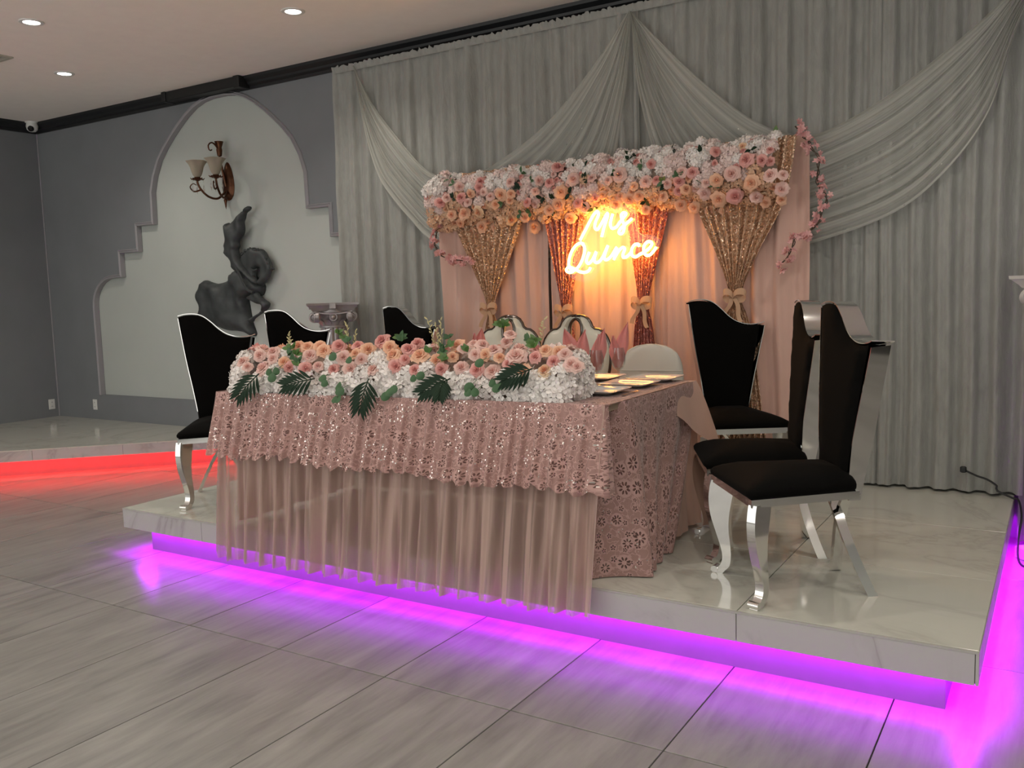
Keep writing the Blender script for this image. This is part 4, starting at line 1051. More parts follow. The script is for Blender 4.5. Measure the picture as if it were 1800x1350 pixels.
# pleated chiffon skirt over the front of table and stage
mb = MB()
drop(mb, [FL + Vector((-.004, .05)), FL, FR + Vector((-.01, 0))], ZT + .002, lambda s: lerp(.150, .178, s), .118, .005, .030, lambda s: lerp(.06, .185, s), 26, 9.0, 190)
tag(mb.build('table_skirt', M_chiffon, None, True, 180), 'sheer pleated pink skirt hanging over the table front and the stage edge', 'table skirt')
# short sequinned lace overlay along the front
mb = MB()
drop(mb, [FL + Vector((-.05, .35)), FL + Vector((-.012, -.006)), *[FR + Vector((-.06 + .066 * math.sin(k * PI / 16), .055 - .063 * math.cos(k * PI / 16))) for k in range(6)]], ZT + .006, lambda s: lerp(.765, .705, s) + .010 * math.sin(s * 23), .088, .005, .016, lambda s: lerp(.085, .135, s) * (1 if s < .96 else lerp(1, .55, (s - .96) / .04)), 20, 9.0, 220, 0, .030,
     hemx=lambda s, t_: ((-.16 * t_ * max(0, 1 - s * 7), 0)) )
lo = mb.build('lace_overlay', M_lace_front, None, True, 180)
tag(lo, 'short pink lace overlay with sequins and scalloped hem along the table front', 'tablecloth')
# long lace cloth over the top and right end
mb = MB()
nx, ny = 18, 14
mb.grid([[(lerp(lerp(FL.x, BL.x, j / ny), lerp(FR.x, BR.x, j / ny), i / nx), lerp(lerp(FL.y, FR.y, i / nx), lerp(BL.y, BR.y, i / nx), j / ny * .93), ZT + .004) for j in range(ny + 1)] for i in range(nx + 1)], None,
        [[(2.3 * i / nx, 3 + 1.1 * j / ny) for j in range(ny + 1)] for i in range(nx + 1)])
P = []; U = []
rows, cols = 40, 90
for i in range(cols + 1):
    s = i / cols; col = []; cu = []
    for j in range(rows + 1):
        v = j / rows
        y0 = FR.y + .004; y1 = lerp(4.52, 4.02, v ** 1.5)
        y = lerp(y0, y1, s); z = lerp(ZT + .004, .292, v)
        if s > .75: z = max(z, .292)
        am = .035 * v ** 1.1
        x = FR.x + .012 + (.05 + .06 * (1 - s)) * v + am * math.sin(2 * PI * (s * 4.2 + .2 * v) + 1.2) + .012 * v * math.sin(s * 31 + 2) + .008 * mnoise.noise(Vector((s * 6, v * 3, 2)))
        y += .02 * v * math.sin(s * 9)
        if s < .15:
            q = 1 - s / .15; x -= .24 * q + .04 * v * q; y += -.02 * q - .17 * q * min(1, v * 1.05) * (1 if z > .29 else 1) * (.62 if v > .9 else .62) + .010 * v * math.sin(q * 8)
        col.append((x, y, z)); cu.append(((s * 1.15 + (.25 * (s / .15) if s < .15 else .25)), z))
    P.append(col); U.append(cu)
mb.grid(P, None, U)
tag(mb.build('lace_tablecloth', M_lace_side, None, True, 180), 'long pink lace tablecloth falling to the stage at the right end of the table', 'tablecloth')

# ------------------------------------------------------------------ place settings
M_china = mat('white_china', (.58, .59, .57), .12, var=.01, coat=.4)
M_steel = chrome_mat('cutlery_steel', (.6, .58, .55), .18)
M_napkin = cloth('pink_napkin', (.78, .33, .31), 1.0, .3, .05, (30, 30, 30), .05)
def glass_mat():
    m, nt, b, out = _nt('clear_glass'); g = G(nt)
    tp = g.n('ShaderNodeBsdfTransparent'); tp.inputs[0].default_value = (.93, .94, .93, 1)
    gl = g.n('ShaderNodeBsdfGlossy'); gl.inputs['Roughness'].default_value = .03
    lw = g.n('ShaderNodeLayerWeight'); lw.inputs[0].default_value = .35
    mx = g.n('ShaderNodeMixShader'); g.put(mx.inputs[0], g.math('ADD', g.math('MULTIPLY', lw.outputs['Facing'], .5), .06))
    nt.links.new(tp.outputs[0], mx.inputs[1]); nt.links.new(gl.outputs[0], mx.inputs[2]); nt.links.new(mx.outputs[0], out.inputs[0])
    return m
M_glass = glass_mat()
ZC_ = ZT + .0055
def plate(x, y, rz, label, s=.135):
    t = thing('square_plate', label, 'plate', (x, y, ZC_), rz, 'white square plates')
    def ring(h, z, p=.22):
        return [(h * math.copysign(abs(math.cos(a)) ** p, math.cos(a)), h * math.copysign(abs(math.sin(a)) ** p, math.sin(a)), z) for a in [2 * PI * (k + .5) / 40 for k in range(40)]]
    mb = MB(); mb.rings([ring(s * .55, 0), ring(s * .62, .002), ring(s * .97, .018), ring(s, .022), ring(s * .97, .0235), ring(s * .72, .012), ring(s * .64, .007), ring(s * .3, .0065)], True, True)
    mb.build('dish', M_china, t, True, 50)
    return t
plate(-1.925, 3.880, math.radians(3), 'square white plate at the front right corner of the table')
plate(-1.910, 4.215, math.radians(2), 'square white plate second from the front at the right end of the table')
plate(-1.895, 4.520, math.radians(2), 'square white plate nearest the white covered chair')
plate(-2.225, 4.480, math.radians(2), 'square white plate behind the wine glasses, left of the one by the covered chair')
t = thing('fork', 'steel fork beside the front right plate', 'fork', (-1.765, 3.90, ZC_), math.radians(0))
mb = MB(); mb.strip([((0, -.10, .003), (.008, 0, 0), (0, 0, .0012)), ((0, -.04, .004), (.005, 0, 0), (0, 0, .0015)), ((0, .02, .006), (.003, 0, 0), (0, 0, .0015)), ((0, .05, .004), (.010, 0, 0), (0, 0, .001)), ((0, .06, .0035), (.011, 0, 0), (0, 0, .001))], 0, 0)
mb.build('handle', M_steel, t)
for k in range(4):
    mb = MB(); x = -.009 + .006 * k; mb.strip([((x, .058, .0035), (.0014, 0, 0), (0, 0, .001)), ((x, .095, .007), (.001, 0, 0), (0, 0, .0008))], 0, 0); mb.build('tine', M_steel, t)
def goblet(x, y, label, h=.19):
    t = thing('wine_glass', label, 'glass', (x, y, ZC_), 0, 'stemmed glasses holding pink napkins')
    k = h / .19
    mb = MB(); mb.lathe([(.0, .0), (.034, .0), (.034, .003), (.012, .006), (.005, .012), (.0045, .055 * k), (.010, .066 * k), (.028, .082 * k), (.037, .105 * k), (.040, .13 * k), (.038, .16 * k), (.034, .19 * k), (.0325, .19 * k), (.0365, .16 * k), (.0385, .13 * k), (.0355, .106 * k), (.026, .085 * k), (.006, .072 * k), (0, .071 * k)], 24)
    mb.build('bowl', M_glass, t)
    return t
def napkin(x, y, label, rz, peaks):
    """folded napkin standing in a glass: overlapping cloth leaves rolled to a point"""
    t = thing('folded_napkin', label, 'napkin', (x, y, ZC_ + .082), rz, 'pink napkins folded in the glasses')
    for (dx, tilt, h, w, a0) in peaks:
        mb = MB(); P = []
        for i in range(13):
            s = i / 12; row = []
            ww = w * (math.sin(PI * (s ** .55)) * .55 + .45 * (1 - s)) if s < 1 else 0
            ww = lerp(.022, w, min(1, s * 2.2)) if s < .45 else w * (1 - ((s - .45) / .55) ** 1.6)
            for j in range(11):
                v = (j / 10 - .5) * 2
                px = dx * s + v * ww + tilt * s * s
                py = -.020 * (1 - v * v) * (1 - .4 * s) + .012 * math.sin(v * 5 + s * 4) * s
                row.append((px * math.cos(a0) - py * math.sin(a0), px * math.sin(a0) + py * math.cos(a0), s * h - .02 * v * v * (1 - s) * 0))
            P.append(row)
        P2 = [[(a + .0, b + .005, c) for a, b, c in r] for r in P]
        mb.grid(P); mb.grid([list(reversed(r)) for r in P2])
        mb.build('fold', M_napkin, t, True, 180)
    return t
goblet(-2.075, 3.975, 'stemmed glass with a napkin, nearest the end of the flower runner')
napkin(-2.075, 3.975, 'fan-folded pink napkin in the glass nearest the flower runner', math.radians(30), [(-.055, -.02, .235, .050, 0), (.010, .02, .225, .045, .2), (-.02, -.03, .18, .05, -.3)])
goblet(-2.085, 4.185, 'stemmed glass with a napkin, middle of the three on the right')
napkin(-2.085, 4.185, 'pointed pink napkin in the middle glass of the three on the right', math.radians(30), [(.015, .03, .22, .042, 0), (-.005, .02, .19, .04, .5)])
goblet(-2.045, 4.370, 'stemmed glass with a napkin, in front of the white covered chair')
napkin(-2.045, 4.370, 'pointed pink napkin in the glass in front of the covered chair', math.radians(30), [(.020, .035, .245, .040, 0), (-.025, -.01, .175, .042, .4)])
goblet(-2.82, 4.15, 'stemmed glass hidden behind the roses in front of the left cream chair')
napkin(-2.82, 4.15, 'pink napkin rising behind the roses before the left cream chair', math.radians(30), [(.01, .02, .225, .045, 0), (-.01, -.01, .20, .04, .5)])

# ------------------------------------------------------------------ column pedestals
M_silver = mat('silver_paint', (.42, .39, .40), .42, .55, var=.12, scale=14, bump=.25, bscale=40)
def pedestal(x, y, H, label, material):
    t = thing('column_pedestal', label, 'pedestal', (x, y, 0), math.radians(43), 'column pedestals beside the stage')
    mb = MB(); mb.bevbox(-.17, .17, -.17, .17, 0, .07, .006)
    mb.build('plinth', material, t, True, 30)
    mb = MB(); mb.lathe([(.155, .07), (.165, .095), (.155, .115), (.142, .125), (.152, .145), (.14, .17), (.13, .175)], 32, None, True, True); mb.build('base_moulding', material, t, True, 50)
    z1 = H - .20
    mb = MB(); rs = []
    for k in range(9):
        u = k / 8; z = lerp(.175, z1, u); r = .132 - .020 * u
        rs.append([((r - .011 + .011 * abs(math.sin(a * 8)) ** .6) * math.cos(a), (r - .011 + .011 * abs(math.sin(a * 8)) ** .6) * math.sin(a), z) for a in [2 * PI * i / 96 for i in range(96)]])
    mb.rings(rs, True, True); mb.build('fluted_shaft', material, t, True, 50)
    mb = MB(); mb.lathe([(.10, z1 - .015), (.122, z1 - .008), (.122, z1 + .006), (.112, z1 + .014), (.122, z1 + .045), (.145, z1 + .085), (.155, z1 + .12), (.15, z1 + .15)], 32, None, True, True); mb.build('bell', material, t, True, 50)
    for k in range(12):
        a = 2 * PI * k / 12 + .13; mb = MB(); P = []
        for i in range(6):
            s = i / 5; w = .030 * math.sin(PI * (.25 + .7 * s)); r = .116 + .030 * s + .03 * s ** 3; z = z1 + .005 + .075 * s - .02 * s ** 4
            P.append([((r - .006 * v * v) * math.cos(a + v * w / r), (r - .006 * v * v) * math.sin(a + v * w / r), z) for v in (-1, -.5, 0, .5, 1)])
        mb.grid(P); mb.build('acanthus_leaf', material, t, True, 180)
    # two scrolls on each face
    for k in range(4):
        a = PI / 2 * k
        for sd in (-1, 1):
            mb = MB()
            Mx = Matrix.Rotation(a, 4, 'Z') @ Matrix.Translation((sd * .158, -.150, H - .118)) @ Matrix.Rotation(PI / 2, 4, 'X')
            sp = []; rr = []
            for i in range(46):
                u = i / 45; ang = u * 2 * PI * 2.2 * sd + PI * .5; r = .047 * (1 - u * .84)
                sp.append((r * math.cos(ang), r * math.sin(ang), .010 * u)); rr.append(.0085 * (1 - .45 * u))
            mb.tube(sp, rr, 8, True, Mx)
            mb.lathe([(.0, .014), (.010, .012), (.014, .0), (.044, -.002), (.046, -.03), (0, -.03)], 20, Mx)
            mb.build('volute', material, t, True, 60)
        mb = MB(); pth = []
        for i in range(13):
            u = i / 12 * 2 - 1; pth.append(((u * .158), -.158, H - .072 - .020 * (1 - u * u)))
        mb.tube(pth, .009, 6, True, Matrix.Rotation(a, 4, 'Z')); mb.build('scroll_band', material, t, True, 60)
        mb = MB()
        Mx = Matrix.Rotation(a, 4, 'Z') @ Matrix.Translation((0, -.150, H - .118)) @ Matrix.Rotation(PI / 2, 4, 'X')
        mb.lathe([(0, .040), (.012, .036), (.022, .024), (.024, .012), (.034, .014), (.040, .0), (.034, -.03)], 16, Mx, False, True); mb.build('rosette', material, t, True, 60)
        mb = MB(); mb.bevbox(-.028, .028, -.205, -.15, H - .052, H - .002, .006, Matrix.Rotation(a, 4, 'Z')); mb.build('fleuron', material, t, True, 40)
    mb = MB()
    def ring(h, z, dip):
        r = []
        for k in range(4):
            for i in range(10):
                u = i / 10 * 2 - 1; a = PI / 2 * k
                d_ = h - dip * (1 - u * u); p = Vector((d_, u * h)); r.append((p.x * math.cos(a) - p.y * math.sin(a), p.x * math.sin(a) + p.y * math.cos(a), z))
        return r
    mb.rings([ring(.170, H - .068, .03), ring(.180, H - .052, .03), ring(.208, H - .022, .03), ring(.215, H - .018, .03), ring(.217, H, .028)], True, True)
    mb.build('abacus', material, t, True, 35)
    return t
pedestal(-5.33, 5.66, 1.545, 'silver column pedestal with scrolled capital, left of the curtains', M_silver)
M_silver2 = mat('white_plaster', (.60, .59, .57), .5, .0, var=.05, scale=14, bump=.2, bscale=40)
pedestal(.045, 5.66, 1.60, 'pale column pedestal cut by the right edge of the picture', M_silver2)

# ------------------------------------------------------------------ wall sconce
M_bronze = mat('aged_bronze', (.10, .042, .022), .38, .85, var=.2, scale=30)
M_shade = cloth('frosted_glass_shade', (.58, .52, .42), 1.0, .45, 0)
def crystal_mat():
    m, nt, b, out = _nt('cut_crystal'); g = G(nt)
    tp = g.n('ShaderNodeBsdfTransparent'); gl = g.n('ShaderNodeBsdfGlossy'); gl.inputs['Roughness'].default_value = .05
    mx = g.n('ShaderNodeMixShader'); mx.inputs[0].default_value = .35
    nt.links.new(tp.outputs[0], mx.inputs[1]); nt.links.new(gl.outputs[0], mx.inputs[2]); nt.links.new(mx.outputs[0], out.inputs[0])
    return m
M_crystal = crystal_mat()
t = thing('wall_sconce', 'bronze wall sconce with two cream bell shades and crystal drops in the arch', 'wall lamp', (-7.13, YW + .045, 2.775))
mb = MB(); pl = [(.085 * math.sin(a) * (1 - .25 * math.cos(a)), .19 * math.cos(a) * 1.0) for a in [2 * PI * k / 28 for k in range(28)]]
inflated(mb, [list(reversed(pl))], .03, .03, lambda x, z, h: (x, -h - .002, z - .0), back=-.002, soft=.07); mb.build('wall_plate', M_bronze, t)
mb = MB(); mb.tube(catmull([(0, -.03, -.05), (0, -.07, .12), (0, -.09, .22), (0, -.11, .31), (0, -.17, .36), (0, -.22, .33), (0, -.21, .28), (0, -.18, .29)], 30), [.014 - .008 * k / 29 for k in range(30)], 8); mb.build('top_scroll', M_bronze, t)
mb = MB(); mb.lathe([(.0, .26), (.022, .27), (.030, .33), (.024, .35), (.040, .40), (.044, .41)], 12, Matrix.Translation((.0, -.09, -.03))); mb.build('finial_vase', M_bronze, t)
for s in (-1, 1):
    ex, ey = s * .135, -.265
    mb = MB(); mb.tube(catmull([(s * .015, -.03, -.10), (s * .05, -.10, -.17), (s * .09, -.18, -.155), (s * .12, -.24, -.09), (ex, ey, -.03), (ex, ey, .0)], 30), [.011] * 30, 8)
    mb.tube(catmull([(s * .115, -.24, -.09), (s * .15, -.30, -.11), (s * .17, -.33, -.07), (s * .15, -.31, -.035), (s * .13, -.285, -.05)], 20), [.009 - .005 * k / 19 for k in range(20)], 6); arm = mb.build('arm', M_bronze, t)
    mb = MB(); mb.lathe([(.0, -.01), (.02, -.005), (.045, .012), (.05, .02), (.028, .024), (.024, .04), (.0, .042)], 14, Matrix.Translation((ex, ey, 0)))
    for k in range(6):
        a = 2 * PI * k / 6; mb.tube([(ex + .03 * math.cos(a), ey + .03 * math.sin(a), .012), (ex + .055 * math.cos(a), ey + .055 * math.sin(a), .008), (ex + .068 * math.cos(a), ey + .068 * math.sin(a), .022)], [.008, .007, .003], 5)
    mb.build('candle_cup', M_bronze, t)
    mb = MB(); rs = []
    for r, z in ((.028, .03), (.042, .05), (.056, .09), (.064, .125), (.074, .155), (.094, .180), (.098, .184), (.094, .186), (.070, .158), (.060, .125), (.052, .09), (.038, .052)):
        rs.append([((r + (.006 * math.cos(6 * a) if z > .15 else 0)) * math.cos(a) + ex, (r + (.006 * math.cos(6 * a) if z > .15 else 0)) * math.sin(a) + ey, z) for a in [2 * PI * k / 36 for k in range(36)]])
    mb.rings(rs); o = mb.build('shade', M_shade, t); o['label'] = 'cream frosted bell-shaped glass shade'
    for k in range(3):
        a = 2 * PI * k / 3 + .5; mb = MB(); Mx = Matrix.Translation((ex + .06 * math.cos(a), ey + .06 * math.sin(a), -.10))
        mb.lathe([(.0, .11), (.0015, .105), (.0015, .05), (.007, .035), (.010, .01), (.0, -.03)], 6, Mx); mb.build('crystal_drop', M_crystal, t, False)
mb = MB(); mb.lathe([(.0, -.30), (.007, -.27), (.012, -.235), (.018, -.21), (.01, -.19), (.0, -.18)], 10, Matrix.Translation((0, -.05, .02))); mb.build('lower_finial', M_bronze, t)

# ------------------------------------------------------------------ bronze relief of a rider with cape and horse
M_relief = mat('dark_bronze_relief', (.050, .056, .058), .55, .25, var=.35, scale=9, bump=.45, bscale=18)
t = thing('horse_rider_relief', 'dark bronze wall relief of a cape-swinging rider on a bowing horse', 'wall sculpture', (-7.15, YW + .045, 1.2))
OX, OY, OZ = -7.15, YW + .045, 1.2
def relief(poly, name, depth, base, step=.035, fold=0.0, fr=(0, 0), soft=None, backy=0.0):
    pol = [(p.x - OX, p.y - OZ) for p in catmull(poly, len(poly) * 3, True)][:-1]
    mb = MB()
    def to3d(x, z, h):
        if h < 0: return (x, -backy, z)
        w = fold * math.sin(fr[0] * x + fr[1] * z + 2.2 * mnoise.noise(Vector((x * 4, 0, z * 4)))) * min(1, h / max(depth * .5, 1e-4))
        return (x, -(base + h + w + .012 * mnoise.noise(Vector((x * 11, 3, z * 11))) * min(1, h / depth)), z)
    inflated(mb, [pol], step, depth, to3d, back=.001, soft=soft or depth * 1.3)
    return mb.build(name, M_relief, t, True, 180)
relief(CAPE, 'cape', .09, .03, .030, .020, (16, 9), .11)
relief(HORSE, 'horse_head', .05, .075, .018, .004, (20, 8), .05, .07)
relief(FORELEG, 'horse_foreleg', .045, .075, .018, .0, (0, 0), .035, .06)
relief(RIDER, 'rider', .065, .105, .02, .010, (24, 10), .06, .09)
# bridle line and mane tufts
def P3(px, y): return (px[0] - OX, -y, px[1] - OZ)
mb = MB(); cr = catmull([P3((p[0] - .008, p[1] - .012), .105) for p in HORSE[1:10]], 40)
mb.tube([(p.x + .006 * math.sin(k * 1.9), p.y, p.z + .007 * math.sin(k * 2.3)) for k, p in enumerate(cr)], [.010 + .006 * math.sin(k * 1.3) for k in range(40)], 6)
mb.build('mane', M_relief, t)
mb = MB(); mb.tube(catmull([P3(p, .13) for p in ((-6.745, 1.90), (-6.70, 1.875), (-6.645, 1.885))], 10), .009, 6); mb.build('bridle', M_relief, t)
mb = MB(); mb.tube(catmull([P3(p, .16) for p in ((-6.93, 1.96), (-6.86, 1.83), (-6.78, 1.70), (-6.69, 1.66))], 14), .014, 6); mb.build('rein', M_relief, t)

# ------------------------------------------------------------------ power lead at the foot of the curtain
t = thing('power_cord', 'black power lead and plug at the foot of the right curtain', 'cord', (0, 0, 0))
mb = MB(); mb.bevbox(-.50, -.465, 5.885, 5.915, .425, .462, .006); mb.tube([(-.482, 5.915, .444), (-.482, 5.96, .444)], .01, 6); mb.build('plug', M_black, t, False)
mb = MB(); mb.tube(catmull([(-.468, 5.9, .436)] + [tuple(p) for p in CORD[1:]] + [(-.30, 5.9, .33), (-.215, 5.88, .297), (-.185, 5.86, .29), (-.165, 5.75, .22), (-.175, 5.62, .10), (-.16, 5.52, .012), (-.09, 5.45, .009), (.0, 5.42, .009)], 60), .006, 6); mb.build('lead', M_black, t)
# ------------------------------------------------------------------ flower meshes
def rose_mesh(seed, open_=1.0):
    rnd = random.Random(seed); mb = MB(); tint = []
    layers = [(.15, .64, .0, 3, 2.5), (.32, .64, .03, 3, 2.3), (.54, .60, .10, 4, 2.0), (.78, .48, .20, 5, 1.75), (1.0, .30, .30, 5, 1.65)]
    for li, (rk, hk, curl, n, span) in enumerate(layers):
        rk *= .75 + .25 * open_; ph = rnd.uniform(0, 6.28)
        for k in range(n):
            p0 = ph + 2 * PI * k / n + rnd.uniform(-.2, .2); tw = rnd.uniform(.9, 1.12); P = []
            for i in range(4):
                s = i / 3; row = []
                for j in range(5):
                    v = j / 4 - .5
                    w = span * (.55 + .45 * math.sin(PI * min(1, s * .85 + .1)))
                    edge = 1 - .30 * (2 * abs(v)) ** 2.2 * s
                    r = rk * tw * (s ** .55 * .94 + .06) * (1 - .10 * (1 - 2 * abs(v)) * s)
                    z = hk * s ** .85 * edge - curl * s ** 4 * (1 + .25 * math.sin(v * 6 + k)) - .25 + rnd.uniform(-.015, .015)
                    r *= 1 + .05 * math.sin(v * 9 + seed + k) * s
                    a = p0 + v * w
                    row.append((r * math.cos(a), r * math.sin(a), z))
                P.append(row)
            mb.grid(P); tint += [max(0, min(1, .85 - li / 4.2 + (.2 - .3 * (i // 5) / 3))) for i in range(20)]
    b = [(.0, .50), (.07, .47), (.125, .40), (.14, .30), (.12, .1)]
    n0 = len(mb.v); mb.lathe([(r * .75 + .06 * math.sin(z * 9 + seed) * r, z) for r, z in b], 7); tint += [.8] * (len(mb.v) - n0)
    mb.tint = tint
    return mb.mesh('rose', True, 180)
def petal5(mb, c, ax, r, spin, npet, cup, tint, tv, rnd):
    z = ax.normalized(); x = z.orthogonal().normalized(); y = z.cross(x)
    for k in range(npet):
        a = spin + 2 * PI * k / npet
        d = x * math.cos(a) + y * math.sin(a); s = z.cross(d)
        w = r * (1.9 / npet)
        t1 = rnd.uniform(.85, 1.15)
        v = [c, c + d * r * .55 + s * w * .95 + z * cup * r * .35, c + d * r * t1 + s * w * .55 + z * cup * r * .75, c + d * r * 1.08 * t1 + z * cup * r * .55, c + d * r * t1 - s * w * .55 + z * cup * r * .8, c + d * r * .55 - s * w * .95 + z * cup * r * .35, c + d * r * .6 - z * .03 * r]
        mb.add(v, [(0, 6, 1), (1, 6, 3, 2), (6, 5, 4, 3), (0, 5, 6)])
        tint += [tv] + [max(0, tv - .4)] * 5 + [tv * .7]
def hydrangea_mesh(seed, n=26, npet=4):
    rnd = random.Random(seed); mb = MB(); tint = []
    for k in range(n):
        zc = 1 - (k + .5) / n * 1.25; ph = k * 2.39996 + rnd.uniform(-.2, .2); rr = math.sqrt(max(0, 1 - zc * zc))
        nrm = Vector((rr * math.cos(ph), rr * math.sin(ph), zc)); nrm = (nrm + Vector((rnd.uniform(-.3, .3), rnd.uniform(-.3, .3), rnd.uniform(-.2, .3)))).normalized()
        c = Vector((rr * math.cos(ph), rr * math.sin(ph), zc * .8)) * rnd.uniform(.72, .95) - Vector((0, 0, .2))
        petal5(mb, c, nrm, rnd.uniform(.34, .46), rnd.uniform(0, 6), npet, rnd.uniform(.1, .5), tint, rnd.uniform(.2, .8), rnd)
    mb.tint = tint
    return mb.mesh('hydrangea', True, 180)
def blossom_mesh(seed):
    rnd = random.Random(seed); mb = MB(); tint = []
    for k in range(3):
        ax = Vector((rnd.uniform(-.9, .9), rnd.uniform(-.9, .9), 1)).normalized(); c = ax * .45 + Vector((rnd.uniform(-.5, .5), rnd.uniform(-.5, .5), 0))
        petal5(mb, c, ax, .72, rnd.uniform(0, 6), 5, .35, tint, .9, rnd)
    mb.tint = tint
    return mb.mesh('blossom', True, 180)
def leaf_grid(mb, base, direction, up, L, W, bend=.2, n=5, shape=1.0):
    d = Vector(direction).normalized(); u = Vector(up); s = d.cross(u).normalized(); u = s.cross(d)
    P = []
    for i in range(n + 1):
        t = i / n; w = W * math.sin(PI * (t ** shape) * .97 + .03) if 0 < i < n else W * .06
        c = Vector(base) + d * L * t - u * bend * L * t * t
        P.append([tuple(c - s * w + u * w * .25), tuple(c), tuple(c + s * w + u * w * .25)])
    mb.grid(P)
COLS = {
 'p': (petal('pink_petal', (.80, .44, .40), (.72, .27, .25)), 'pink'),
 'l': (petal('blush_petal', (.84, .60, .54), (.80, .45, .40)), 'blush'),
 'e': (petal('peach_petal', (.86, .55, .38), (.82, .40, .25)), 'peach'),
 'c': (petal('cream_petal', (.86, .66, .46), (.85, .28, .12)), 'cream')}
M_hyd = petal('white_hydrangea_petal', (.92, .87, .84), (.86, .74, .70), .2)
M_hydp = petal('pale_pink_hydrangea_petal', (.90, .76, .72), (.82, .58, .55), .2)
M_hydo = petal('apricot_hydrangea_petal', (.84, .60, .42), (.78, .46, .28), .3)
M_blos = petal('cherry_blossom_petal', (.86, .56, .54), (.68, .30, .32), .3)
M_green = mat('eucalyptus_green', (.050, .115, .045), .6, var=.15, scale=20)
M_darkgreen = mat('palm_green', (.010, .026, .013), .6, var=.1, spec=.2)
M_leafgreen = mat('leaf_green', (.075, .15, .035), .5, var=.2, scale=20)
M_sprig = mat('dry_sprig', (.42, .36, .18), .6, var=.1)
M_stem = mat('brown_stem', (.07, .05, .035), .7)
M_foam = mat('flower_foam', (.30, .24, .20), .95)
ROSES = {k: [] for k in COLS}
for k in COLS:
    for s in range(4):
        me = rose_mesh(s * 7 + ord(k), [1.0, .8, .55, .9][s]); me.materials.append(COLS[k][0]); ROSES[k].append(me)
HYD = [hydrangea_mesh(s) for s in range(4)]
for m_ in HYD: m_.materials.append(M_hyd)
HYDP = [hydrangea_mesh(s + 20) for s in range(3)]
for m_ in HYDP: m_.materials.append(M_hydp)
HYDO = [hydrangea_mesh(s + 40, 18) for s in range(3)]
for m_ in HYDO: m_.materials.append(M_hydo)
BLOS = [blossom_mesh(s) for s in range(4)]
for m_ in BLOS: m_.materials.append(M_blos)
rnd = random.Random(11)
def put(name, me, parent, pos, nrm, r, jitter=.25, label=None):
    n = (Vector(nrm) + Vector((rnd.uniform(-jitter, jitter), rnd.uniform(-jitter, jitter), rnd.uniform(-jitter, jitter)))).normalized()
    o = bpy.data.objects.new(name, me); COL.objects.link(o); o.parent = parent
    q = n.to_track_quat('Z', 'Y')
    o.matrix_basis = Matrix.Translation(Vector(pos)) @ q.to_matrix().to_4x4() @ Matrix.Rotation(rnd.uniform(0, 6.28), 4, 'Z') @ Matrix.Scale(r, 4)
    if label: o['label'] = label
    return o
class Mound:
    """half-buried elliptical cylinder that carries the flowers"""
    def __init__(self, P0, P1, a, b):
        self.P0, self.P1, self.a, self.b = Vector(P0), Vector(P1), a, b
        self.ax = (self.P1 - self.P0); self.L = self.ax.length; self.ax.normalize()
        self.n = Vector((self.ax.y, -self.ax.x, 0)).normalized()
        self.items = []
    def at(self, s, th):
        c = self.P0 + self.ax * (s * self.L)
        p = c + self.n * (self.a * math.cos(th)) + Vector((0, 0, self.b * math.sin(th)))
        nn = (self.n * (math.cos(th) / self.a) + Vector((0, 0, math.sin(th) / self.b))).normalized()
        return p, nn
    def free(self, p, r, k=.8):
        return all((p - q).length > (r + rq) * k for q, rq in self.items)
    def core(self, parent, m, th0, th1, shrink=.72):
        mb = MB(); rs = []
        for i in range(41):
            s = i / 40; e = min(1, (min(s, 1 - s) * self.L / .12)) ** .5 * .999 + .001; ring = []
            c = self.P0 + self.ax * (s * self.L)
            for k in range(17):
                th = lerp(th0, th1, k / 16); j = 1 + .12 * mnoise.noise(Vector((s * 18, k * .6, 0)))
                q = c + self.n * (self.a * shrink * e * j * math.cos(th)) + Vector((0, 0, self.b * shrink * e * j * math.sin(th)))
                ring.append(tuple(q))
            rs.append(ring)
        mb.rings(rs, True, True)
        return mb.build('foam_core', m, parent, True, 180)

# ------------------------------------------------------------------ flower runner on the table
run = thing('flower_runner', 'long table arrangement of roses, white hydrangeas and palm leaves', 'flower arrangement', (0, 0, 0))
mo = Mound((-3.90, 3.49, 1.075), (-1.97, 3.675, 1.075), .185, .25)
mo.core(run, M_foam, 0, PI)
for (x, y, z, nx, ny, nz, r, c) in TABLE_ROSES:
    r = max(.034, min(.062, r * 1.12))
    n = Vector((nx, ny, nz)); nn = (n * .55 + Vector((.35, -.75, .55))).normalized()
    p = Vector((x, y, z)); me = rnd.choice(ROSES[c])
    put('rose', me, run, p - n * .01, nn, r, .35)
    mo.items.append((p, r))
for it in range(1500):
    s = rnd.uniform(.0, 1); th = rnd.uniform(.62, 1.9); p, n = mo.at(s, th); r = rnd.uniform(.042, .056)
    if not mo.free(p, r, .86): continue
    c = rnd.choice('ppleel'); put('rose', rnd.choice(ROSES[c]), run, p - n * .004, n, r, .4); mo.items.append((p, r))
for it in range(5000):
    s = rnd.uniform(.0, 1); th = rnd.triangular(-.05, 1.15, .3) if rnd.random() < .85 else rnd.uniform(1.1, 2.9)
    p, n = mo.at(s, max(.06, th)); r = rnd.uniform(.050, .070)
    if not mo.free(p, r, .62): continue
    low = p.z < 1.24
    me = rnd.choice(HYD) if (low or rnd.random() < .6) else rnd.choice(HYDP)
    put('hydrangea', me, run, p - n * r * .35, n, r, .25); mo.items.append((p, r * .85))
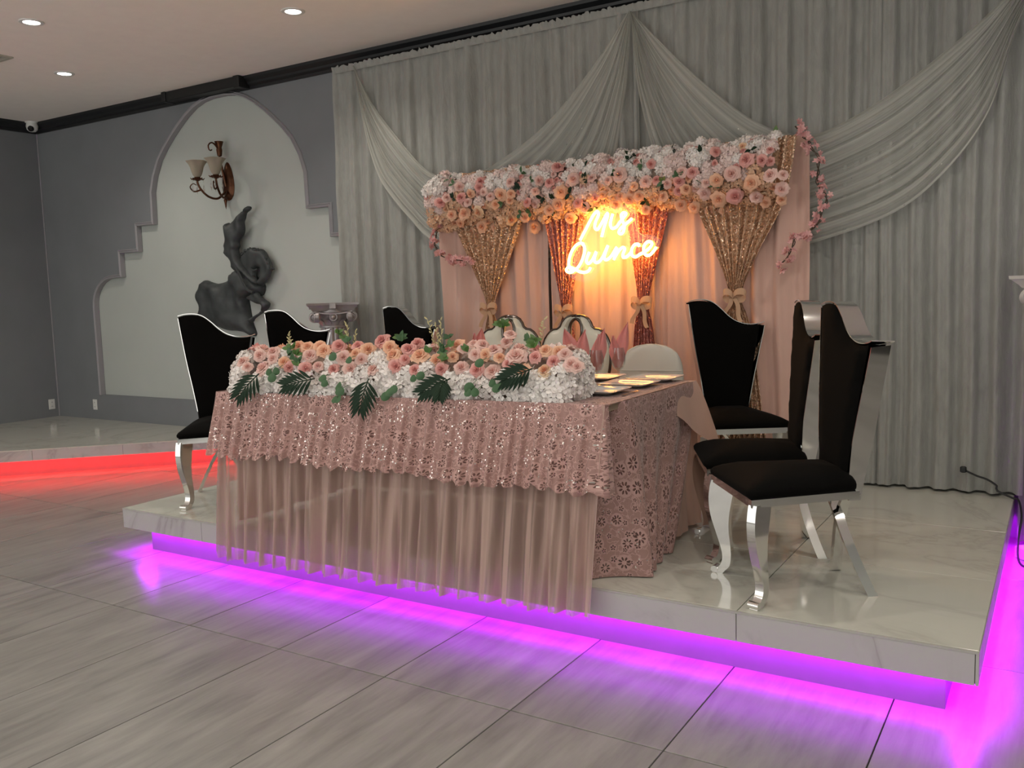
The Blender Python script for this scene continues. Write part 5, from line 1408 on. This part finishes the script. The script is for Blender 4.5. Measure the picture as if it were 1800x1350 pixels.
for it in range(900):                                      # rounded ends of the runner
    e = rnd.choice((0, 1)); th = rnd.uniform(.1, 2.9); q = rnd.uniform(.15, .95); p, n = mo.at(e, th)
    c = mo.P0 if e == 0 else mo.P1; sg = -1 if e == 0 else 1
    p = c + (p - c) * q + mo.ax * sg * .07 * (1 - q * q) ** .5; n = (n * q + mo.ax * sg * (1 - q)).normalized(); r = rnd.uniform(.048, .062)
    if not mo.free(p, r, .6): continue
    put('hydrangea', rnd.choice(HYD), run, p - n * r * .3, n, r, .3); mo.items.append((p, r * .85))
# palm leaves
for k, (a, b_) in enumerate(PALMS):
    a, b_ = Vector(a), Vector(b_)
    a = a + Vector((.0, -.02, .0)); b_ = b_ + Vector((.0, -.055, .0))
    b_ = a.lerp(b_, .86); d = (b_ - a); L = d.length; d.normalize(); up = Vector((.45, -.85, .25)); s = d.cross(up).normalized(); up = s.cross(d)
    mb = MB(); mb.tube([tuple(a), tuple(a.lerp(b_, .5) + up * .015), tuple(b_)], [.0035, .003, .0015], 5)
    for i in range(7):
        t = .10 + .88 * i / 7; c = a.lerp(b_, t) + up * .015 * math.sin(PI * t)
        l = L * (.70 - .35 * abs(t - .35))
        for sg in (-1, 1):
            dr = (d * (.80 + .5 * t) + s * sg * (.95 - .5 * t) + up * .08).normalized()
            leaf_grid(mb, c, dr, up, l, .0088, .28, 4)
    leaf_grid(mb, b_ - d * .01, d, up, L * .3, .007, .1, 4)
    mb.build('palm_leaf', M_darkgreen, run, True, 180)
for p in EUCALYPTUS:
    p = Vector(p); mb = MB()
    n = Vector((rnd.uniform(-.2, .6), -1, rnd.uniform(-.1, .5))).normalized(); x = n.orthogonal().normalized(); y = n.cross(x); r = rnd.uniform(.020, .028)
    ring = [tuple(p + (x * math.cos(a) + y * math.sin(a) * .85) * r + n * .004 * math.cos(2 * a)) for a in [2 * PI * k / 12 for k in range(12)]]
    mb.add(ring + [tuple(p + n * .004)], [(k, (k + 1) % 12, 12) for k in range(12)])
    mb.tube([tuple(p - x * r), tuple(p - x * r * 1.8 - n * .02)], .0015, 4)
    mb.build('eucalyptus_leaf', M_green, run, True, 180)
for p in GREENS:
    p = Vector(p); mb = MB()
    for k in range(5):
        d = Vector((rnd.uniform(-1, 1), rnd.uniform(-.7, .2), rnd.uniform(-.1, 1.1))).normalized()
        leaf_grid(mb, p - d * .006, d, Vector((.3, -.8, .5)), rnd.uniform(.030, .048), .012, .15, 4)
    mb.build('leaf_cluster', rnd.choice([M_leafgreen, M_green, M_leafgreen]), run, True, 180)
for k, (a, b_) in enumerate(SPRIGS):
    a, b_ = Vector(a), Vector(b_); mb = MB(); a = a - Vector((0, 0, .06))
    mb.tube([tuple(a), tuple(a.lerp(b_, .5) + Vector((.008, 0, .0))), tuple(b_)], [.0018, .0014, .0008], 5)
    for i in range(10):
        t = .35 + .65 * i / 9; c = a.lerp(b_, t)
        d = Vector((rnd.uniform(-1, 1), rnd.uniform(-.4, .4), rnd.uniform(.3, 1))).normalized()
        leaf_grid(mb, c, d, Vector((0, -1, .3)), rnd.uniform(.016, .030), .0045, .1, 3)
    mb.build('sprig', M_sprig, run, True, 180)

# ------------------------------------------------------------------ garland on the backdrop
gar = thing('flower_garland', 'thick garland of pink, peach and white flowers along the backdrop top', 'flower garland', (0, 0, 0))
mg = Mound((-4.24, 5.74, 2.30), (-1.56, 5.74, 2.33), .15, .19)
mg.core(gar, M_foam, -PI * .5, PI * .5)
for (x, y, z, nx, ny, nz, r, c) in GARLAND_ROSES:
    r = max(.034, min(.060, r * 1.12)); n = Vector((nx, ny, nz)); nn = (n * .5 + Vector((.3, -.9, .15))).normalized()
    p = Vector((x, y + .02, z))
    put('rose', rnd.choice(ROSES[c]), gar, p + n * rnd.uniform(-.005, .022), nn, r, .4); mg.items.append((p, r))
cnt = [0, 0]
for it in range(9000):
    s = rnd.uniform(.0, 1.0); th = rnd.uniform(-1.55, 1.6); p, n = mg.at(s, th)
    p.z += .02 * mnoise.noise(Vector((s * 14, 0, 0))) * 2 * math.sin(th); r = rnd.uniform(.042, .062)
    if not mg.free(p, r, .66): continue
    if p.z > 2.36: me = rnd.choice(HYD + HYDP)
    elif p.z > 2.24: me = rnd.choice(HYDP + HYDO[:1])
    else: me = rnd.choice(HYDO)
    put('hydrangea', me, gar, p + n * (rnd.uniform(-.012, .03) - r * .35), n, r, .35); mg.items.append((p, r * .85))
for it in range(3000):
    s = rnd.uniform(.0, 1.0); th = rnd.uniform(-1.5, 1.5); p, n = mg.at(s, th); r = rnd.uniform(.026, .04)
    if not mg.free(p, r, .66): continue
    c = rnd.choice('ppl') if p.z > 2.3 else rnd.choice('eeecl'); put('rose', rnd.choice(ROSES[c]), gar, p, n, r, .35); mg.items.append((p, r))
for k in range(34):
    s = rnd.uniform(.03, .97); p, n = mg.at(s, rnd.uniform(-.9, 1.2)); mb = MB()
    for q in range(3):
        d = (n * .4 + Vector((rnd.uniform(-1, 1), rnd.uniform(-.5, .2), rnd.uniform(-.8, .8)))).normalized()
        leaf_grid(mb, p + n * .015, d, n, rnd.uniform(.035, .06), .014, .2, 4)
    mb.build('leaf_cluster', rnd.choice([M_darkgreen, M_green]), gar, True, 180)
mb = MB(); leaf_grid(mb, (-1.57, 5.72, 2.50), (.1, -.1, 1), (.3, -1, 0), .085, .018, .05, 5); mb.build('upright_leaf', M_leafgreen, gar, True, 180)

# ------------------------------------------------------------------ cherry blossom strands at both ends
def strand(pts, label, y):
    t = thing('blossom_strand', label, 'blossom garland', (0, 0, 0), 0, 'cherry blossom strands at the garland ends')
    C_ = catmull([(p[0], y + .03 * math.sin(i * 1.7), p[2]) for i, p in enumerate(pts)], 70)
    mb = MB(); mb.tube([tuple(p) for p in C_], .004, 6); 
    mb.tube([tuple(p + Vector((.012 * math.sin(i * .9), .01 * math.cos(i * .9), 0))) for i, p in enumerate(C_)], .003, 5)
    mb.build('vine', M_stem, t)
    for i in range(0, 70, 1):
        if rnd.random() < .12: continue
        d = Vector((rnd.uniform(-1, 1), rnd.uniform(-1, .2), rnd.uniform(-1, 1))).normalized()
        put('blossom', rnd.choice(BLOS), t, C_[i] + d * .022, d, rnd.uniform(.022, .034), .3)
    return t
strand(VINE_R, 'pink blossom strand hanging down the right end of the backdrop', 5.69)
strand(VINE_L, 'pink blossom strand hanging down the left end of the backdrop', 5.69)

# ------------------------------------------------------------------ neon sign
M_neon = emit('warm_neon', (1.0, .43, .07), NEON_STRENGTH)
m, nt, b, out = _nt('clear_acrylic'); g = G(nt)
tp = g.n('ShaderNodeBsdfTransparent'); tp.inputs[0].default_value = (.97, .97, .96, 1); gl = g.n('ShaderNodeBsdfGlossy'); gl.inputs['Roughness'].default_value = .05
mx = g.n('ShaderNodeMixShader'); mx.inputs[0].default_value = .05; nt.links.new(tp.outputs[0], mx.inputs[1]); nt.links.new(gl.outputs[0], mx.inputs[2]); nt.links.new(mx.outputs[0], out.inputs[0])
M_acrylic = m
sign = thing('neon_sign', 'glowing yellow neon sign reading Mis Quince below the garland', 'neon sign', (0, 0, 0))
YN = 5.585
for k, st in enumerate(NEON):
    c = catmull(st, max(16, len(st) * 6)); mb = MB(); mb.tube([(p.x, YN, p.y) for p in c], .0095, 8)
    o = mb.build('letter_tube', M_neon, sign)
mb = MB()
xs_ = [p for st in NEON for p in st]
ol = [(-2.93, 1.92), (-2.84, 2.08), (-2.76, 2.15), (-2.55, 2.16), (-2.47, 2.10), (-2.45, 1.97), (-2.36, 1.945), (-2.30, 1.91), (-2.335, 1.835), (-2.50, 1.80), (-2.72, 1.755), (-2.80, 1.66), (-2.92, 1.655), (-3.00, 1.70), (-3.01, 1.80)]
olc = [(p.x, p.y) for p in catmull(ol, 60, True)][:-1]
mb.rings([[(x, YN + .016, z) for x, z in olc], [(x, YN + .021, z) for x, z in olc]], True, True)
mb.build('acrylic_sheet', M_acrylic, sign, False)
for x, z in ((-2.80, 2.12), (-2.56, 2.15)):
    mb = MB(); mb.tube([(x, YN + .018, z), (x + .01, YN + .03, z + .12)], .0015, 5); mb.build('hanging_wire', M_black, sign)
mb = MB(); mb.tube(catmull([(-2.475, YN + .02, 2.13), (-2.48, YN + .02, 2.04), (-2.455, YN + .02, 1.97), (-2.405, YN + .02, 1.935)], 20), .0025, 5); mb.build('cable', mat('clear_cable', (.7, .5, .25), .4), sign)
